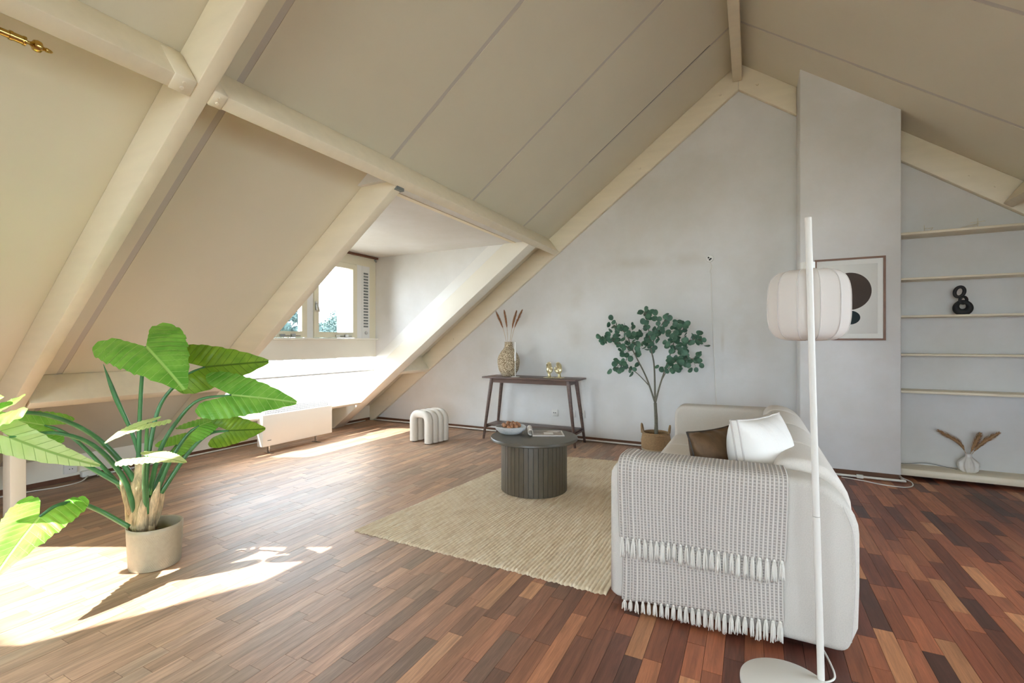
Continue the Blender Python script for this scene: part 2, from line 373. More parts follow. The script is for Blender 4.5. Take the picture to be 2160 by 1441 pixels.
def leafmat(name, c1, c2, vein, k, trans=.35, rough=.35):
    """broad leaf: uv.x across (m/len), uv.y along the midrib"""
    m, nt, b = nmat(name); b.inputs['Roughness'].default_value = rough
    uv = N(nt, 'ShaderNodeUVMap', uv_map='uv'); sp = N(nt, 'ShaderNodeSeparateXYZ'); nt.links.new(uv.outputs[0], sp.inputs[0])
    ab = N(nt, 'ShaderNodeMath', operation='ABSOLUTE'); nt.links.new(sp.outputs['X'], ab.inputs[0])
    w = N(nt, 'ShaderNodeMath', operation='MULTIPLY_ADD'); w.inputs[1].default_value = -.75; nt.links.new(ab.outputs[0], w.inputs[0]); nt.links.new(sp.outputs['Y'], w.inputs[2])
    a = N(nt, 'ShaderNodeMath', operation='MULTIPLY'); a.inputs[1].default_value = k; nt.links.new(w.outputs[0], a.inputs[0])
    s_ = N(nt, 'ShaderNodeMath', operation='SINE'); nt.links.new(a.outputs[0], s_.inputs[0])
    sa = N(nt, 'ShaderNodeMath', operation='ABSOLUTE'); nt.links.new(s_.outputs[0], sa.inputs[0])
    lat = N(nt, 'ShaderNodeMapRange'); lat.inputs['From Min'].default_value = .03; lat.inputs['From Max'].default_value = .13; lat.inputs['To Min'].default_value = 1; lat.inputs['To Max'].default_value = 0; nt.links.new(sa.outputs[0], lat.inputs['Value'])
    mid = N(nt, 'ShaderNodeMapRange'); mid.inputs['From Min'].default_value = .008; mid.inputs['From Max'].default_value = .02; mid.inputs['To Min'].default_value = 1; mid.inputs['To Max'].default_value = 0; nt.links.new(ab.outputs[0], mid.inputs['Value'])
    mxv = N(nt, 'ShaderNodeMath', operation='MAXIMUM'); nt.links.new(lat.outputs[0], mxv.inputs[0]); nt.links.new(mid.outputs[0], mxv.inputs[1])
    g = N(nt, 'ShaderNodeNewGeometry'); no = N(nt, 'ShaderNodeTexNoise', i_Scale=9.0, i_Detail=3.0); nt.links.new(g.outputs['Position'], no.inputs['Vector'])
    r = N(nt, 'ShaderNodeValToRGB'); r.color_ramp.elements[0].position = .35; r.color_ramp.elements[1].position = .65
    r.color_ramp.elements[0].color = (*lin(c1), 1); r.color_ramp.elements[1].color = (*lin(c2), 1); nt.links.new(no.outputs['Fac'], r.inputs[0])
    mc = N(nt, 'ShaderNodeMixRGB'); mc.inputs['Color2'].default_value = (*lin(vein), 1); nt.links.new(mxv.outputs[0], mc.inputs['Fac']); nt.links.new(r.outputs[0], mc.inputs['Color1'])
    nt.links.new(mc.outputs[0], b.inputs['Base Color'])
    bp = N(nt, 'ShaderNodeBump', i_Strength=.5, i_Distance=.006); bp.invert = True; nt.links.new(mxv.outputs[0], bp.inputs['Height']); nt.links.new(bp.outputs[0], b.inputs['Normal'])
    tr = N(nt, 'ShaderNodeBsdfTranslucent'); nt.links.new(mc.outputs[0], tr.inputs[0])
    mx = N(nt, 'ShaderNodeMixShader'); mx.inputs[0].default_value = trans
    nt.links.new(b.outputs[0], mx.inputs[1]); nt.links.new(tr.outputs[0], mx.inputs[2]); nt.links.new(mx.outputs[0], nt.nodes['Material Output'].inputs[0])
    return m
M['leaf'] = leafmat('elephant_ear_leaf', (104, 170, 58), (142, 202, 82), (170, 214, 116), 26)
M['leafdark'] = leafmat('elephant_ear_leaf_back', (104, 148, 34), (136, 172, 50), (78, 112, 26), 26, .45)
M['leafpale'] = leafmat('pale_leaf_underside', (198, 222, 148), (214, 232, 170), (150, 186, 104), 26, .4)
M['petiole'] = simple('green_leaf_stalk', (70, 122, 72), .35, var=.25, vscale=12)
M['euca'] = simple('eucalyptus_leaf', (74, 110, 86), .5, var=.4, vscale=14, trans=.15)

def darkprint(name, cols, scale):
    m, nt, b = nmat(name); b.inputs['Roughness'].default_value = .35
    g = N(nt, 'ShaderNodeNewGeometry'); v = N(nt, 'ShaderNodeTexVoronoi', i_Scale=scale); v.distance = 'CHEBYCHEV'; nt.links.new(g.outputs['Position'], v.inputs['Vector'])
    r = N(nt, 'ShaderNodeValToRGB'); e = r.color_ramp.elements; e[0].color = (*lin(cols[0]), 1); e[1].color = (*lin(cols[-1]), 1)
    for i, c in enumerate(cols[1:-1]): q = e.new((i+1)/(len(cols)-1)); q.color = (*lin(c), 1)
    sp = N(nt, 'ShaderNodeSeparateXYZ'); nt.links.new(v.outputs['Color'], sp.inputs[0]); nt.links.new(sp.outputs[0], r.inputs[0]); nt.links.new(r.outputs[0], b.inputs['Base Color']); return m
M['magphoto'] = darkprint('magazine_photograph', [(92, 84, 76), (170, 150, 130), (196, 186, 176), (120, 108, 98), (220, 214, 208)], 9)
def wovenmat():
    m, nt, b = nmat('woven_vase_fibre'); b.inputs['Roughness'].default_value = .9
    g = N(nt, 'ShaderNodeNewGeometry'); mp = N(nt, 'ShaderNodeMapping'); mp.inputs['Scale'].default_value = (70, 70, 150); nt.links.new(g.outputs['Position'], mp.inputs['Vector'])
    v = N(nt, 'ShaderNodeTexNoise', i_Scale=1.0, i_Detail=2.0); nt.links.new(mp.outputs[0], v.inputs['Vector'])
    r = N(nt, 'ShaderNodeValToRGB'); e = r.color_ramp.elements; e[0].position = .4; e[0].color = (*lin((120, 94, 62)), 1); e[1].position = .58; e[1].color = (*lin((222, 204, 172)), 1)
    nt.links.new(v.outputs['Fac'], r.inputs[0]); nt.links.new(r.outputs[0], b.inputs['Base Color'])
    bp = N(nt, 'ShaderNodeBump', i_Strength=1.0, i_Distance=.01); nt.links.new(v.outputs['Fac'], bp.inputs['Height']); nt.links.new(bp.outputs[0], b.inputs['Normal']); return m
M['woven'] = wovenmat()

# ================================================================== THE SETTING
YF, YB = -3.6, 5.68          # wall behind the camera, gable wall
XL, XRW = -5.42, 5.0
ys = [-3.6, -1.875, -.88, .375, 1.505, 2.64, 3.765, 4.87, 5.68]
# ---- floor: dark base with single strips of merbau
flo = MB().box((XL-.3, YF-.2, -.2), (XRW+.3, YB+.2, -.012)).build('floor', M['sub'])
tag(flo, 'strip floor of varnished red brown hardwood', 'floor', kind='structure')
TONES = [(126,70,48),(146,86,58),(106,60,44),(166,104,70),(134,76,52),(88,54,44),(156,92,62),(114,64,46),(140,80,54),(98,56,44),(184,126,86),(148,88,60)]
CF, CR_ = Vector((-math.sin(YAW), math.cos(YAW), 0)), Vector((math.cos(YAW), math.sin(YAW), 0))
def view(p):
    q = Vector(p)-Vector((0,0,1.25)); d = q.dot(CF)
    if d < .2: return None
    return (1080+988*q.dot(CR_)/d, 720-988*q.z/d)
planks = []
PW = .071
rnd = random.Random(3)
x = XL
while x < XRW:
    y = YF-rnd.uniform(0, .4)
    while y < YB:
        L = rnd.choice([.16,.22,.28,.34,.42,.5,.58,.66]); t = lin(rnd.choice(TONES)); k = rnd.uniform(.8, 1.2)
        bleach_wash = min(1, max(0, (-.2-x)/1.9)); bleach_wash = bleach_wash*bleach_wash*(3-2*bleach_wash)*.66      # paler toward the windows: sun bleaching plus daylight wash put into the tone
        t = tuple(lerp(a_, b_, bleach_wash) for a_, b_ in zip(t, lin((190, 162, 134))))
        y0, y1 = max(y, YF), min(y+L, YB)
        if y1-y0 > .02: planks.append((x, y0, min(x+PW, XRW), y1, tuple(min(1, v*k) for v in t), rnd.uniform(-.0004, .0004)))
        y += L
    x += PW
def seen(p):
    x0, y0, x1, y1 = p[:4]; cx_, cy_ = (x0+x1)/2, (y0+y1)/2
    if -2.3 < cx_ < -.65 and 2.3 < cy_ < 4.8: return 0
    if -.6 < cx_ < .35 and 2.2 < cy_ < 4.6: return 0
    c = [view((a, b, 0)) for a, b in ((x0,y0),(x1,y0),(x1,y1),(x0,y1))]
    if any(q is None for q in c): return 0
    m = view((cx_, cy_, 0))
    if not (0 < m[0] < 2160 and 0 < m[1] < 1441): return 0
    return abs(sum(c[i][0]*c[(i+1)%4][1]-c[(i+1)%4][0]*c[i][1] for i in range(4)))/2
planks.sort(key=seen, reverse=True)
rest = MB(); rest.col = []
g_ = .0007
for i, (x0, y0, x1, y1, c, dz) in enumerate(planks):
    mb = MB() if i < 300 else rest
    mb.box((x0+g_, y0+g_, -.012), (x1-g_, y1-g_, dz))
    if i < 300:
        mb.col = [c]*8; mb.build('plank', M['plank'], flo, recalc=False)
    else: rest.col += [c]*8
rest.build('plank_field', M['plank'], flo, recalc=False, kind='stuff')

# ---- walls
wb = MB().box((-6.2, YB, -.2), (5.6, YB+.25, 4.9)).build('wall_back', M['wall'])
tag(wb, 'tall white plastered gable wall with faint stains', 'wall', kind='structure')
wf = MB()
for a, b in [((-6.2, YF-.25, -.2), (-2.1, YF, 4.9)), ((2.1, YF-.25, -.2), (5.6, YF, 4.9)), ((-2.1, YF-.25, -.2), (2.1, YF, .12)), ((-2.1, YF-.25, 2.55), (2.1, YF, 4.9))]: wf.box(a, b)
wf = tag(wf.build('wall_front', M['wallplain']), 'white wall with a wide window behind the viewer', 'wall', kind='structure')
def winframe(name, label, lo, hi, axis, n, mat, thick=.07):
    """window in a wall: frame, mullions, panes; axis = normal axis"""
    w = thing(name, (lo[0], lo[1], lo[2]), label, 'window', kind='structure')
    fr = MB(); iu = 1 if axis == 'X' else 0
    def bx(u0, u1, z0, z1, dep=1.0):
        a = list(lo); b = list(hi); a[iu], b[iu], a[2], b[2] = u0, u1, z0, z1; fr.box(a, b)
    u0, u1 = lo[iu], hi[iu]; z0, z1 = lo[2], hi[2]
    bx(u0, u1, z0, z0+thick); bx(u0, u1, z1-thick, z1); bx(u0, u0+thick, z0+thick, z1-thick); bx(u1-thick, u1, z0+thick, z1-thick)
    for i in range(1, n):
        c = lerp(u0, u1, i/n); bx(c-thick/2, c+thick/2, z0+thick, z1-thick)
    fr.build('window_frame', mat, w)
    for i in range(n):
        a = list(lo); b = list(hi); k = 0 if axis == 'X' else 1
        mid = (lo[k]+hi[k])/2; a[k], b[k] = mid-.004, mid+.004
        a[iu] = lerp(u0, u1, i/n)+thick*.6; b[iu] = lerp(u0, u1, (i+1)/n)-thick*.6; a[2] = z0+thick; b[2] = z1-thick
        MB().box(a, b).build('pane', M['glass'], w)
    return w
winframe('window_4', 'wide three part window behind the viewer', (-2.1, YF-.15, .12), (2.1, YF-.07, 2.55), 'Y', 3, M['white'])
tag(MB().box((-4, YF-2.5, 2.62), (4, YF-.25, 2.80)).build('sun_overhang', M['extwhite']), 'added overhang shading the window behind the viewer', 'sun overhang', kind='structure')  # overhang added out of view to keep direct sun off this window
# knee wall left: low board, small gap with brown strip at the floor
kw = MB().box((XL-.12, YF, .045), (XL, YB, .30)).box((XL-.3, YF, -.2), (XL-.03, YB, .6)).build('wall_left', M['beamw'])
tag(kw, 'low cream knee wall under the left roof slope', 'wall', kind='structure')
bl = MB().box((XL-.03, YF, 0), (XL-.008, YB, .05)).build('baseboard_left', M['brownskirt'])
tag(bl, 'brown floor strip under the low left knee wall', 'baseboard', kind='structure')
kr = MB().box((XRW, YF, -.2), (XRW+.2, YB, .75)).build('wall_right', M['wallplain'])
tag(kr, 'low white knee wall under the right roof slope', 'wall', kind='structure')
bb = MB().box((XL, YB-.014, 0), (.42, YB, .052)).build('baseboard_back', M['brownskirt'])
tag(bb, 'brown wooden strip along the foot of the gable wall', 'baseboard', kind='structure')
# chimney breast
ch = MB().prism([(.421, .062), (1.188, .062), (1.188, 3.42), (.421, 3.97)], 5.272, YB, 'Y').build('wall_chimney', M['wallplain'], bevel=.006, bseg=2)
tag(ch, 'white chimney breast projecting from the gable wall', 'wall', kind='structure')
tag(MB().box((.435, 5.29, 0), (1.175, YB-.001, .062)).build('baseboard_chimney', M['brownskirt']), 'brown plinth strip under the chimney breast', 'baseboard', kind='structure')

# ---- ceiling: deck, panels, joint strips
DY0, DY1 = 2.67, 4.83        # dormer opening
def slab(mb, y0, y1, x0, x1, lo, hi):
    mb.prism([(x0, zc(x0)+lo), (x1, zc(x1)+lo), (x1, zc(x1)+hi), (x0, zc(x0)+hi)], y0, y1, 'Y')
deck = MB()
XD0, XD1 = -5.06, -2.42
for y0, y1, rs in [(-3.85, -.87, [(-6, XR)]), (-.87, .32, [(-6, -4.6), (-3.1, XR)]), (.32, DY0, [(-6, XR)]), (DY0, 4.90, [(-6, XD0), (XD1, XR)]), (4.90, 5.9, [(-6, XR)])]:
    for a, b in rs: slab(deck, y0, y1, a, b, .025, .14)
for y0, y1, rs in [(-3.85, .375, [(XR, 5.5)]), (.375, 3.765, [(XR, 2.3)]), (3.765, 5.9, [(XR, 5.5)])]:
    for a, b in rs: slab(deck, y0, y1, a, b, .025, .14)
cei = deck.build('ceiling', M['roof'])
tag(cei, 'cream panelled ceiling on both roof slopes', 'ceiling', kind='structure')
J = .017
for i in range(len(ys)-1):
    y0, y1 = ys[i]+J, ys[i+1]-J
    if i == 0: y0 = ys[0]-.02
    if i == len(ys)-2: y1 = YB+.02
    L = [(XL-.1, XR)]
    if ys[i] in (2.64, 3.765): L = [(XL-.1, XD0), (XD1, XR)]
    if ys[i] == -.88: L = [(XL-.1, -4.6), (-3.1, XR)]
    for a, b in L:
        m = MB(); slab(m, y0, y1, a, b, 0, .025); m.build('ceiling_panel', M['panel'], cei)
    if ys[i] == -.88:
        m = MB(); slab(m, .32, y1, -4.6, -3.1, 0, .025); m.build('ceiling_panel', M['panel'], cei)
    R_ = [(XR, XRW+.1)]
    if ys[i] in (.375, 1.505, 2.64): R_ = [(XR, 2.3)]
    for a, b in R_:
        m = MB(); slab(m, y0, y1, a, b, 0, .025); m.build('ceiling_panel', M['panel'], cei)
    if 0 < i:
        y = ys[i]
        for a, b in ([(XL-.1, XR)] if y not in (3.765, 4.87) else [(XL-.1, XD0), (XD1, XR)])+([(XR, XRW+.1)] if y not in (1.505, 2.64) else [(XR, 2.3)]):
            m = MB(); slab(m, y-J, y+J, a, b, .003, .026); m.build('joint_strip', M['joint'], cei)
# thin open crack beside the joint next to the gable, upper half
MB().prism([(-1.55, zc(-1.55)-.0006), (-.35, zc(-.35)-.0012), (-.35, zc(-.35)+.003), (-1.55, zc(-1.55)+.003)], 4.853, 4.860, 'Y').build('crack', M['dark'], cei)

# ---- timber frame
tn = [0]
def trim(mb, label, mat=None, bevel=.004, cat='beam'):
    tn[0] += 1
    o = mb.build('trim_%d' % tn[0], mat or M['beam'], bevel=bevel, bseg=2)
    return tag(o, label, cat, kind='structure')
def rafter(y0, y1, xa, xb, sk=0):
    return MB().prism([(xa, zb(xa)), (xb, zb(xb)), (xb-sk, zc(xb-sk)-.001), (xa, zc(xa)-.001)], y0, y1, 'Y')
trim(MB().box((-.176, YF, 4.055), (-.086, 5.60, 4.245)), 'cream ridge beam running along the top of the ceiling')
gl = trim(rafter(5.625, YB-.001, XL, -.121), 'broad cream rafter on the left half of the gable wall')
gr = trim(rafter(5.625, YB-.001, -.119, .419), 'short cream rafter between ridge and chimney breast')
gr2 = trim(rafter(5.625, YB-.001, 1.19, XRW), 'cream rafter on the gable wall right of the chimney breast')
def bolt(par, p, n, r=.013):
    n = Vector(n).normalized(); MB().tube([Vector(p), Vector(p)+n*.006], [r, r*.8], 10).build('bolt_head', M['beam'], par, smooth=40)
for X_ in (-.30, -1.17, -2.42, -3.82, -5.05): bolt(gl, (X_, 5.625, zb(X_)+.12), (0,-1,0))
bolt(gr, (.06, 5.625, zb(.06)+.14), (0,-1,0))
for X_ in (1.75, 1.92): bolt(gr2, (X_, 5.625, zb(X_)+.13), (0,-1,0), .007)
ra = trim(rafter(1.222, 1.295, XL, -.2), 'big cream rafter crossing the upper left ceiling')
trim(rafter(1.222, 1.295, -.04, 2.25), 'cream rafter on the right slope over the viewer')
trim(rafter(-1.27, -1.2, XL, -.2), 'cream rafter on the left slope behind the roof window')
trim(MB().prism([(-4.42, 0), (-4.30, 0), (-4.30, zb(-4.30)+.03), (-4.42, zb(-4.42)+.03)], 1.232, 1.310, 'Y'), 'cream post under the big rafter beside the plant', M['beamw'])
rl = trim(rafter(2.585, 2.668, XL, -2.253, .14), 'cream rafter on the left side of the dormer')
rr = trim(rafter(4.838, 5.03, XL, -2.253, .14), 'pale rafter on the right side of the dormer', M['beamw'])
def purlin_poly(x, w=.072, sgn=1, d=.225):
    """x = upslope lower edge, sits square to the roof slope"""
    a = math.atan(SLL if sgn > 0 else SLR); ux, uz = math.cos(a)*sgn, math.sin(a); nx, nz = -math.sin(a)*sgn, math.cos(a)
    p0 = (x, zb(x)); p1 = (x-ux*w, zb(x)-uz*w)
    return [p1, p0, (p0[0]+nx*d, p0[1]+nz*d), (p1[0]+nx*d, p1[1]+nz*d)]
def purlin(x, y0, y1, label, sgn=1, hang=()):
    o = trim(MB().prism(purlin_poly(x, sgn=sgn), y0, y1, 'Y'), label)
    for (h0, h1) in hang:
        pp = purlin_poly(x+.004*sgn, .080, sgn, .2); a = math.atan(SLL); pp = [(q[0]+math.sin(a)*.004, q[1]-math.cos(a)*.004) for q in pp]
        hg = MB().prism(pp, h0, h1, 'Y').build('joist_hanger', M['beam'], o, bevel=.004, bseg=1)
        c = ((pp[0][0]+pp[1][0])/2, (h0+h1)/2, (pp[0][1]+pp[1][1])/2)
        for s_ in (-.014, .014): bolt(hg, (c[0]+s_*math.cos(a), c[1], c[2]+s_*math.sin(a)), (math.sin(a), 0, -math.cos(a)), .009)
    return o
purlin(-2.195, 1.295, 5.625, 'long cream purlin from the big rafter to the gable', hang=[(1.297, 1.36)])
purlin(-2.195, YF, 1.222, 'cream purlin entering at the upper left corner', hang=[(1.13, 1.22)])
purlin(-4.245, 1.311, 2.585, 'low cream knee beam behind the big plant')
purlin(-4.245, 5.031, 5.625, 'short cream knee beam between dormer and gable')
purlin(1.965, YF, 5.60, 'cream purlin on the right roof slope', sgn=-1)
MB().box((-2.285, 2.60, zb(-2.27)-.004), (-2.245, 2.675, zb(-2.27)+.03)).build('bracket', M['grey'], rl)
# sill trimmer at the bottom of the dormer
trm = trim(MB().prism(purlin_poly(-4.82, .05, d=.235), DY0, 4.838, 'Y'), 'sloping white sill board under the dormer glass', M['beamw'], cat='sill')

# ---- dormer: ceiling, cheeks, front
tag(MB().box((-2.47, 2.6, 2.39), (-2.42, 5.03, 2.66)).build('trim_dormer_header', M['beam']), 'hidden header board above the dormer', 'beam', kind='structure')
XW = -4.58; DZ = 2.395
tag(MB().box((XW-.3, DY0-.12, DZ), (-2.26, 5.03, DZ+.08)).build('ceiling_dormer', M['wallplain']), 'flat white dormer ceiling', 'ceiling', kind='structure')
def tri(y0, y1): return MB().prism([(XW-.12, zc(XW-.12)-.03), (-2.4705, DZ+.05), (XW-.12, DZ+.05)], y0, y1, 'Y')
tag(tri(4.862, 4.98).build('wall_dormer_right', M['wallplain']), 'white dormer cheek wall beside the gable', 'wall', kind='structure')
tag(tri(2.60, 2.662).build('wall_dormer_left', M['wallplain']), 'white dormer cheek wall on the plant side', 'wall', kind='structure')
# lining board on the right cheek following the slope
def upb(x, o): return zc(x)+o
ln = MB().prism([(-4.56, zc(-4.56)-.03), (-2.54, DZ-.002), (-2.79, DZ-.002), (-4.56, zc(-4.56)+.16)], 4.852, 4.862, 'Y')
trim(ln, 'sloping white lining board on the dormer cheek', M['white'], .003, 'trim')
# upper window
win = thing('window_1', (XW, 3.7, 1.27), 'cream framed casement window in the dormer', 'window', kind='structure')
fx0, fx1 = XW-.06, XW+.005
MB().box((fx0, DY0-.02, 2.25), (fx1, 4.86, DZ)).build('head', M['cream_frame'], win)
MB().box((fx0, DY0-.02, 1.268), (fx1+.055, 4.86, 1.292)).build('window_sill', M['beamw'], win, bevel=.004)
MB().box((fx0, 3.745, 1.292), (fx1, 3.835, 2.25)).build('mullion', M['white'], win)
MB().box((fx0, 4.515, 1.292), (fx1, 4.605, 2.25)).build('jamb', M['white'], win)
MB().box((fx0, 4.745, 1.292), (fx1, 4.86, 2.25)).build('jamb', M['cream_frame'], win)
MB().box((fx0, DY0-.02, 1.292), (fx1, 2.74, 2.25)).build('jamb', M['cream_frame'], win)
def sash(y0, y1):
    z0, z1 = 1.297, 2.245; a, b = XW-.05, XW+.018; t = .068
    f = MB()
    f.box((a, y0, z0), (b, y1, z0+t)); f.box((a, y0, z1-t), (b, y1, z1)); f.box((a, y0, z0+t), (b, y0+t, z1-t)); f.box((a, y1-t, z0+t), (b, y1, z1-t))
    s_ = f.build('sash', M['cream_frame'], win)
    MB().box((XW-.02, y0+t-.004, z0+t-.004), (XW-.014, y1-t+.004, z1-t+.004)).build('pane', M['glass'], s_)
    st = MB().tube([(b+.012, y1-.1, z0+.02), (b+.012, y1-.34, z0+.02)], .006, 8)
    st.box((b, y1-.36, z0+.008), (b+.02, y1-.30, z0+.035)); st.box((b, y1-.22, z0+.008), (b+.025, y1-.17, z0+.04))
    st.build('window_stay', M['steel'], s_)
    return s_
sash(2.745, 3.74)
s2 = sash(3.84, 4.51)
hd = MB().box((XW+.018, 3.85, 1.62), (XW+.03, 3.875, 1.72)).tube([(XW+.03, 3.862, 1.70), (XW+.05, 3.862, 1.69), (XW+.055, 3.885, 1.60)], .008, 8)
hd.build('window_handle', M['steel'], s2)
# ventilation strip in the narrow bay
vs_ = MB().box((fx0, 4.605, 1.292), (fx1+.002, 4.745, 2.25)).build('vent_strip', M['plastic'], win)
sl0 = MB().box((fx1+.001, 4.637, 2.14), (fx1+.006, 4.715, 2.162)).build('vent_slot', M['grey'], vs_)
for k in range(1, 19):
    c = sl0.copy(); COL.objects.link(c); c.location = Vector(sl0.location)-Vector((0, 0, .039*k))
MB().tube([(fx1+.002, 4.675, 1.365), (fx1+.018, 4.675, 1.365)], .020, 14).build('vent_knob', M['steel'], vs_, smooth=40)
# curtain rail along the dormer ceiling
rail = MB().box((XW+.02, 3.0, DZ-.03), (XW+.055, 4.86, DZ-.006)).build('curtain_rail', M['brownskirt'])
tag(rail, 'slim brown curtain rail under the dormer ceiling', 'curtain rail')
MB().tube([(XW+.04, 4.80, DZ-.04), (XW+.06, 4.82, DZ-.07)], .010, 8).build('rail_bracket', M['grey'], rail)
# rail board and lower glazing
tag(MB().box((XW-.06, DY0-.02, 1.045), (XW+.012, 4.86, 1.268)).build('trim_window_board', M['beamw'], bevel=.003), 'grey white board under the dormer window', 'trim', kind='structure')
w2 = thing('window_2', (XW, 3.7, .55), 'milky sunlit lower glazing of the dormer', 'window', kind='structure')
MB().box((XW-.03, DY0-.02, .865), (XW-.024, 4.86, 1.045)).build('pane', M['milky'], w2)
x0, x1 = -5.02, XW-.02
MB().prism([(x0, zc(x0)), (x1, zc(x1)), (x1, zc(x1)+.008), (x0, zc(x0)+.008)], DY0, 4.86, 'Y').build('pane', M['milky'], w2)
MB().box((XW-.045, DY0-.02, .85), (XW-.015, 4.86, .868)).build('glazing_bar', M['white'], w2)

# ---- roof window on the left, out of view
rw = thing('window_3', (-3.78, -.2, zc(-3.78)), 'sloping roof window on the left', 'window', kind='structure')
f = MB()
for y0, y1, a, b in [(-.87, -.825, -4.6, -3.1), (.275, .32, -4.6, -3.1), (-.825, .275, -4.6, -4.54), (-.825, .275, -3.16, -3.1)]: slab(f, y0, y1, a, b, .02, .13)
f.build('window_frame', M['white'], rw)
f = MB(); slab(f, -.825, .275, -4.54, -3.16, .10, .108); f.build('pane', M['glass'], rw)
sun_blk = MB().box((-3.66, -2.3, 1.0), (-2.45, -1.155, 4.75)).build('sun_blocker', M['brick'])  # unseen block added so its edge trims the sun patch on the floor
tag(sun_blk, 'added brick block outside shading the left roof window', 'sun blocker', kind='structure')

# ---- right dormer, out of view
tag(MB().box((2.2, .27, 2.42), (4.6, 3.87, 2.50)).box((2.2, .27, .3), (4.6, .37, 2.50)).box((2.2, 3.77, .3), (4.6, 3.87, 2.50)).box((4.3, .37, .2), (4.5, 3.77, .55)).build('wall_dormer_east', M['wallplain']), 'white dormer bay on the right', 'wall', kind='structure')
tag(MB().box((4.3, .27, -.2), (5.2, 3.87, .5)).build('wall_right_low', M['wallplain']), 'low wall under the right dormer', 'wall', kind='structure')
winframe('window_5', 'wide window in the right dormer', (4.34, .37, .55), (4.42, 3.77, 2.42), 'X', 3, M['white'])

# ---- outside
tag(MB().box((-160, -160, -7.2), (160, 160, -7)).build('ground', M['ground']), 'pale ground far below outside', 'ground', kind='structure')
def tree_out(x, y, h, r, seed, label):
    t = thing('garden_tree', (x, y, -7), label, 'tree', 'trees seen through the dormer window')
    rr_ = random.Random(seed); m = MB()
    for k in range(46):
        a = rr_.uniform(0, 2*PI); q = rr_.uniform(0, 1)**.5; zz = rr_.uniform(-.7, 1)
        w = r*q*math.sqrt(max(0.05, 1-zz*zz*.8)); rad = r*rr_.uniform(.12, .3)
        m.ball((x+math.cos(a)*w, y+math.sin(a)*w, h-r*1.1+zz*r*1.1), (rad, rad, rad*.9), 8, 6)
    # loose leaf sprays break the outline
    for k in range(4500):
        a = rr_.uniform(0, 2*PI); zz = rr_.uniform(-.6, 1.06); w = r*math.sqrt(max(.05, 1.12-zz*zz*.8))*rr_.uniform(.75, 1.12)
        c = Vector((x+math.cos(a)*w, y+math.sin(a)*w, h-r*1.1+zz*r*1.12)); s_ = r*rr_.uniform(.02, .05)
        d1 = Vector((rr_.uniform(-1,1), rr_.uniform(-1,1), rr_.uniform(-1,1))).normalized()*s_; d2 = Vector((rr_.uniform(-1,1), rr_.uniform(-1,1), rr_.uniform(-1,1))).normalized()*s_
        m.add([c-d1, c+d2, c+d1, c-d2], [(0,1,2,3)])
    m.build('foliage', M['foliage'], t, recalc=False)
    MB().tube([(x, y, -7), (x, y, h-r)], [.35, .2], 8).build('trunk', M['treebark'], t)
tree_out(-28.4, 27.4, 3.6, 2.0, 1, 'broad tree at the right end of the dormer view')
tree_out(-33.2, 28.8, 2.7, 1.8, 2, 'lower tree beside the broad tree outside')
tree_out(-33.6, 25.0, 4.4, 1.9, 3, 'taller blue green tree left of the window mullion')
tree_out(-36, 33, 3.0, 2.4, 4, 'far tree in the middle of the dormer view')

# ================================================================== FURNITURE
# ---- rug
RC = [(-2.334, 2.273), (-.635, 2.258), (-.635, 4.93), (-2.14, 4.74)]
def rugfn(u, v):
    a = Vector(RC[0]).lerp(Vector(RC[1]), u); b = Vector(RC[3]).lerp(Vector(RC[2]), u); p = a.lerp(b, v)
    row = u*76
    e = min(u, 1-u, v, 1-v)
    z = .004+.0065*abs(math.sin(PI*row))**.7*(.75+.25*math.sin(v*330+math.floor(row)*2.1))+.002*mnoise.noise((p.x*3, p.y*3, 0))
    wob = .006*mnoise.noise((p.x*5, p.y*5, 3))+.004*math.sin(math.floor(row)*1.7)*(1 if e < .01 else 0)
    return (p.x+wob, p.y+wob+(.004*math.sin(row*PI*2) if e < .002 else 0), max(.0015, z if e > .002 else .0015))
rug = MB().grid(rugfn, 456, 190).build('jute_rug', M['rug'], smooth=180, recalc=False)
tag(rug, 'large natural jute rug under the round coffee table', 'rug')

# ---- sofa
SX0, SX1, SY0, SY1 = -.60, .375, 2.20, 4.52
def prof_side(x0=SX0, top=.69):
    P = [(x0+.02, .035), (x0, .06), (x0, top-.10)]
    for k in range(1, 7):
        a = PI-k*(PI/2)/6; P.append((x0+.085+.085*math.cos(a), top-.085+.085*math.sin(a)))
    P += [(-.2, top+.004), (.12, top+.008)]
    for k in range(0, 9):
        a = PI/2-k*(PI/2)/8; P.append((.175+.2*math.cos(a), top-.19+.195*math.sin(a)))
    P += [(SX1, .3), (SX1-.004, .14), (SX1-.04, .035)]
    return P
sofa = thing('sofa', (-.11, 3.36, .0), 'pale grey linen sofa facing the dormer window', 'sofa')
MB().prism(prof_side(), SY0, SY0+.18, 'Y').build('arm', M['sofa'], sofa, bevel=.035, bseg=4)
MB().prism(prof_side(), SY1-.2, SY1, 'Y').build('arm', M['sofa'], sofa, bevel=.035, bseg=4)
MB().box((SX0+.0, SY0+.2, .035), (SX1-.02, SY1-.19, .27)).build('base', M['sofa'], sofa, bevel=.02)
def prof_back():
    P = [(.10, .27), (.075, .5), (.085, .64)]
    for k in range(1, 7):
        a = PI-k*(PI/2)/6; P.append((.165+.08*math.cos(a), .655+.085*math.sin(a)))
    for k in range(0, 9):
        a = PI/2-k*(PI/2)/8; P.append((.185+.192*math.cos(a), .535+.205*math.sin(a)))
    P += [(SX1+.002, .3), (SX1-.01, .1), (SX1-.05, .04)]
    return P
for y0, y1 in [(2.37, 2.80), (2.80, 3.41), (3.41, 4.02), (4.02, 4.33)]:
    MB().prism(prof_back(), y0+.002, y1-.002, 'Y').build('back_cushion', M['seat'], sofa, bevel=.03, bseg=4)
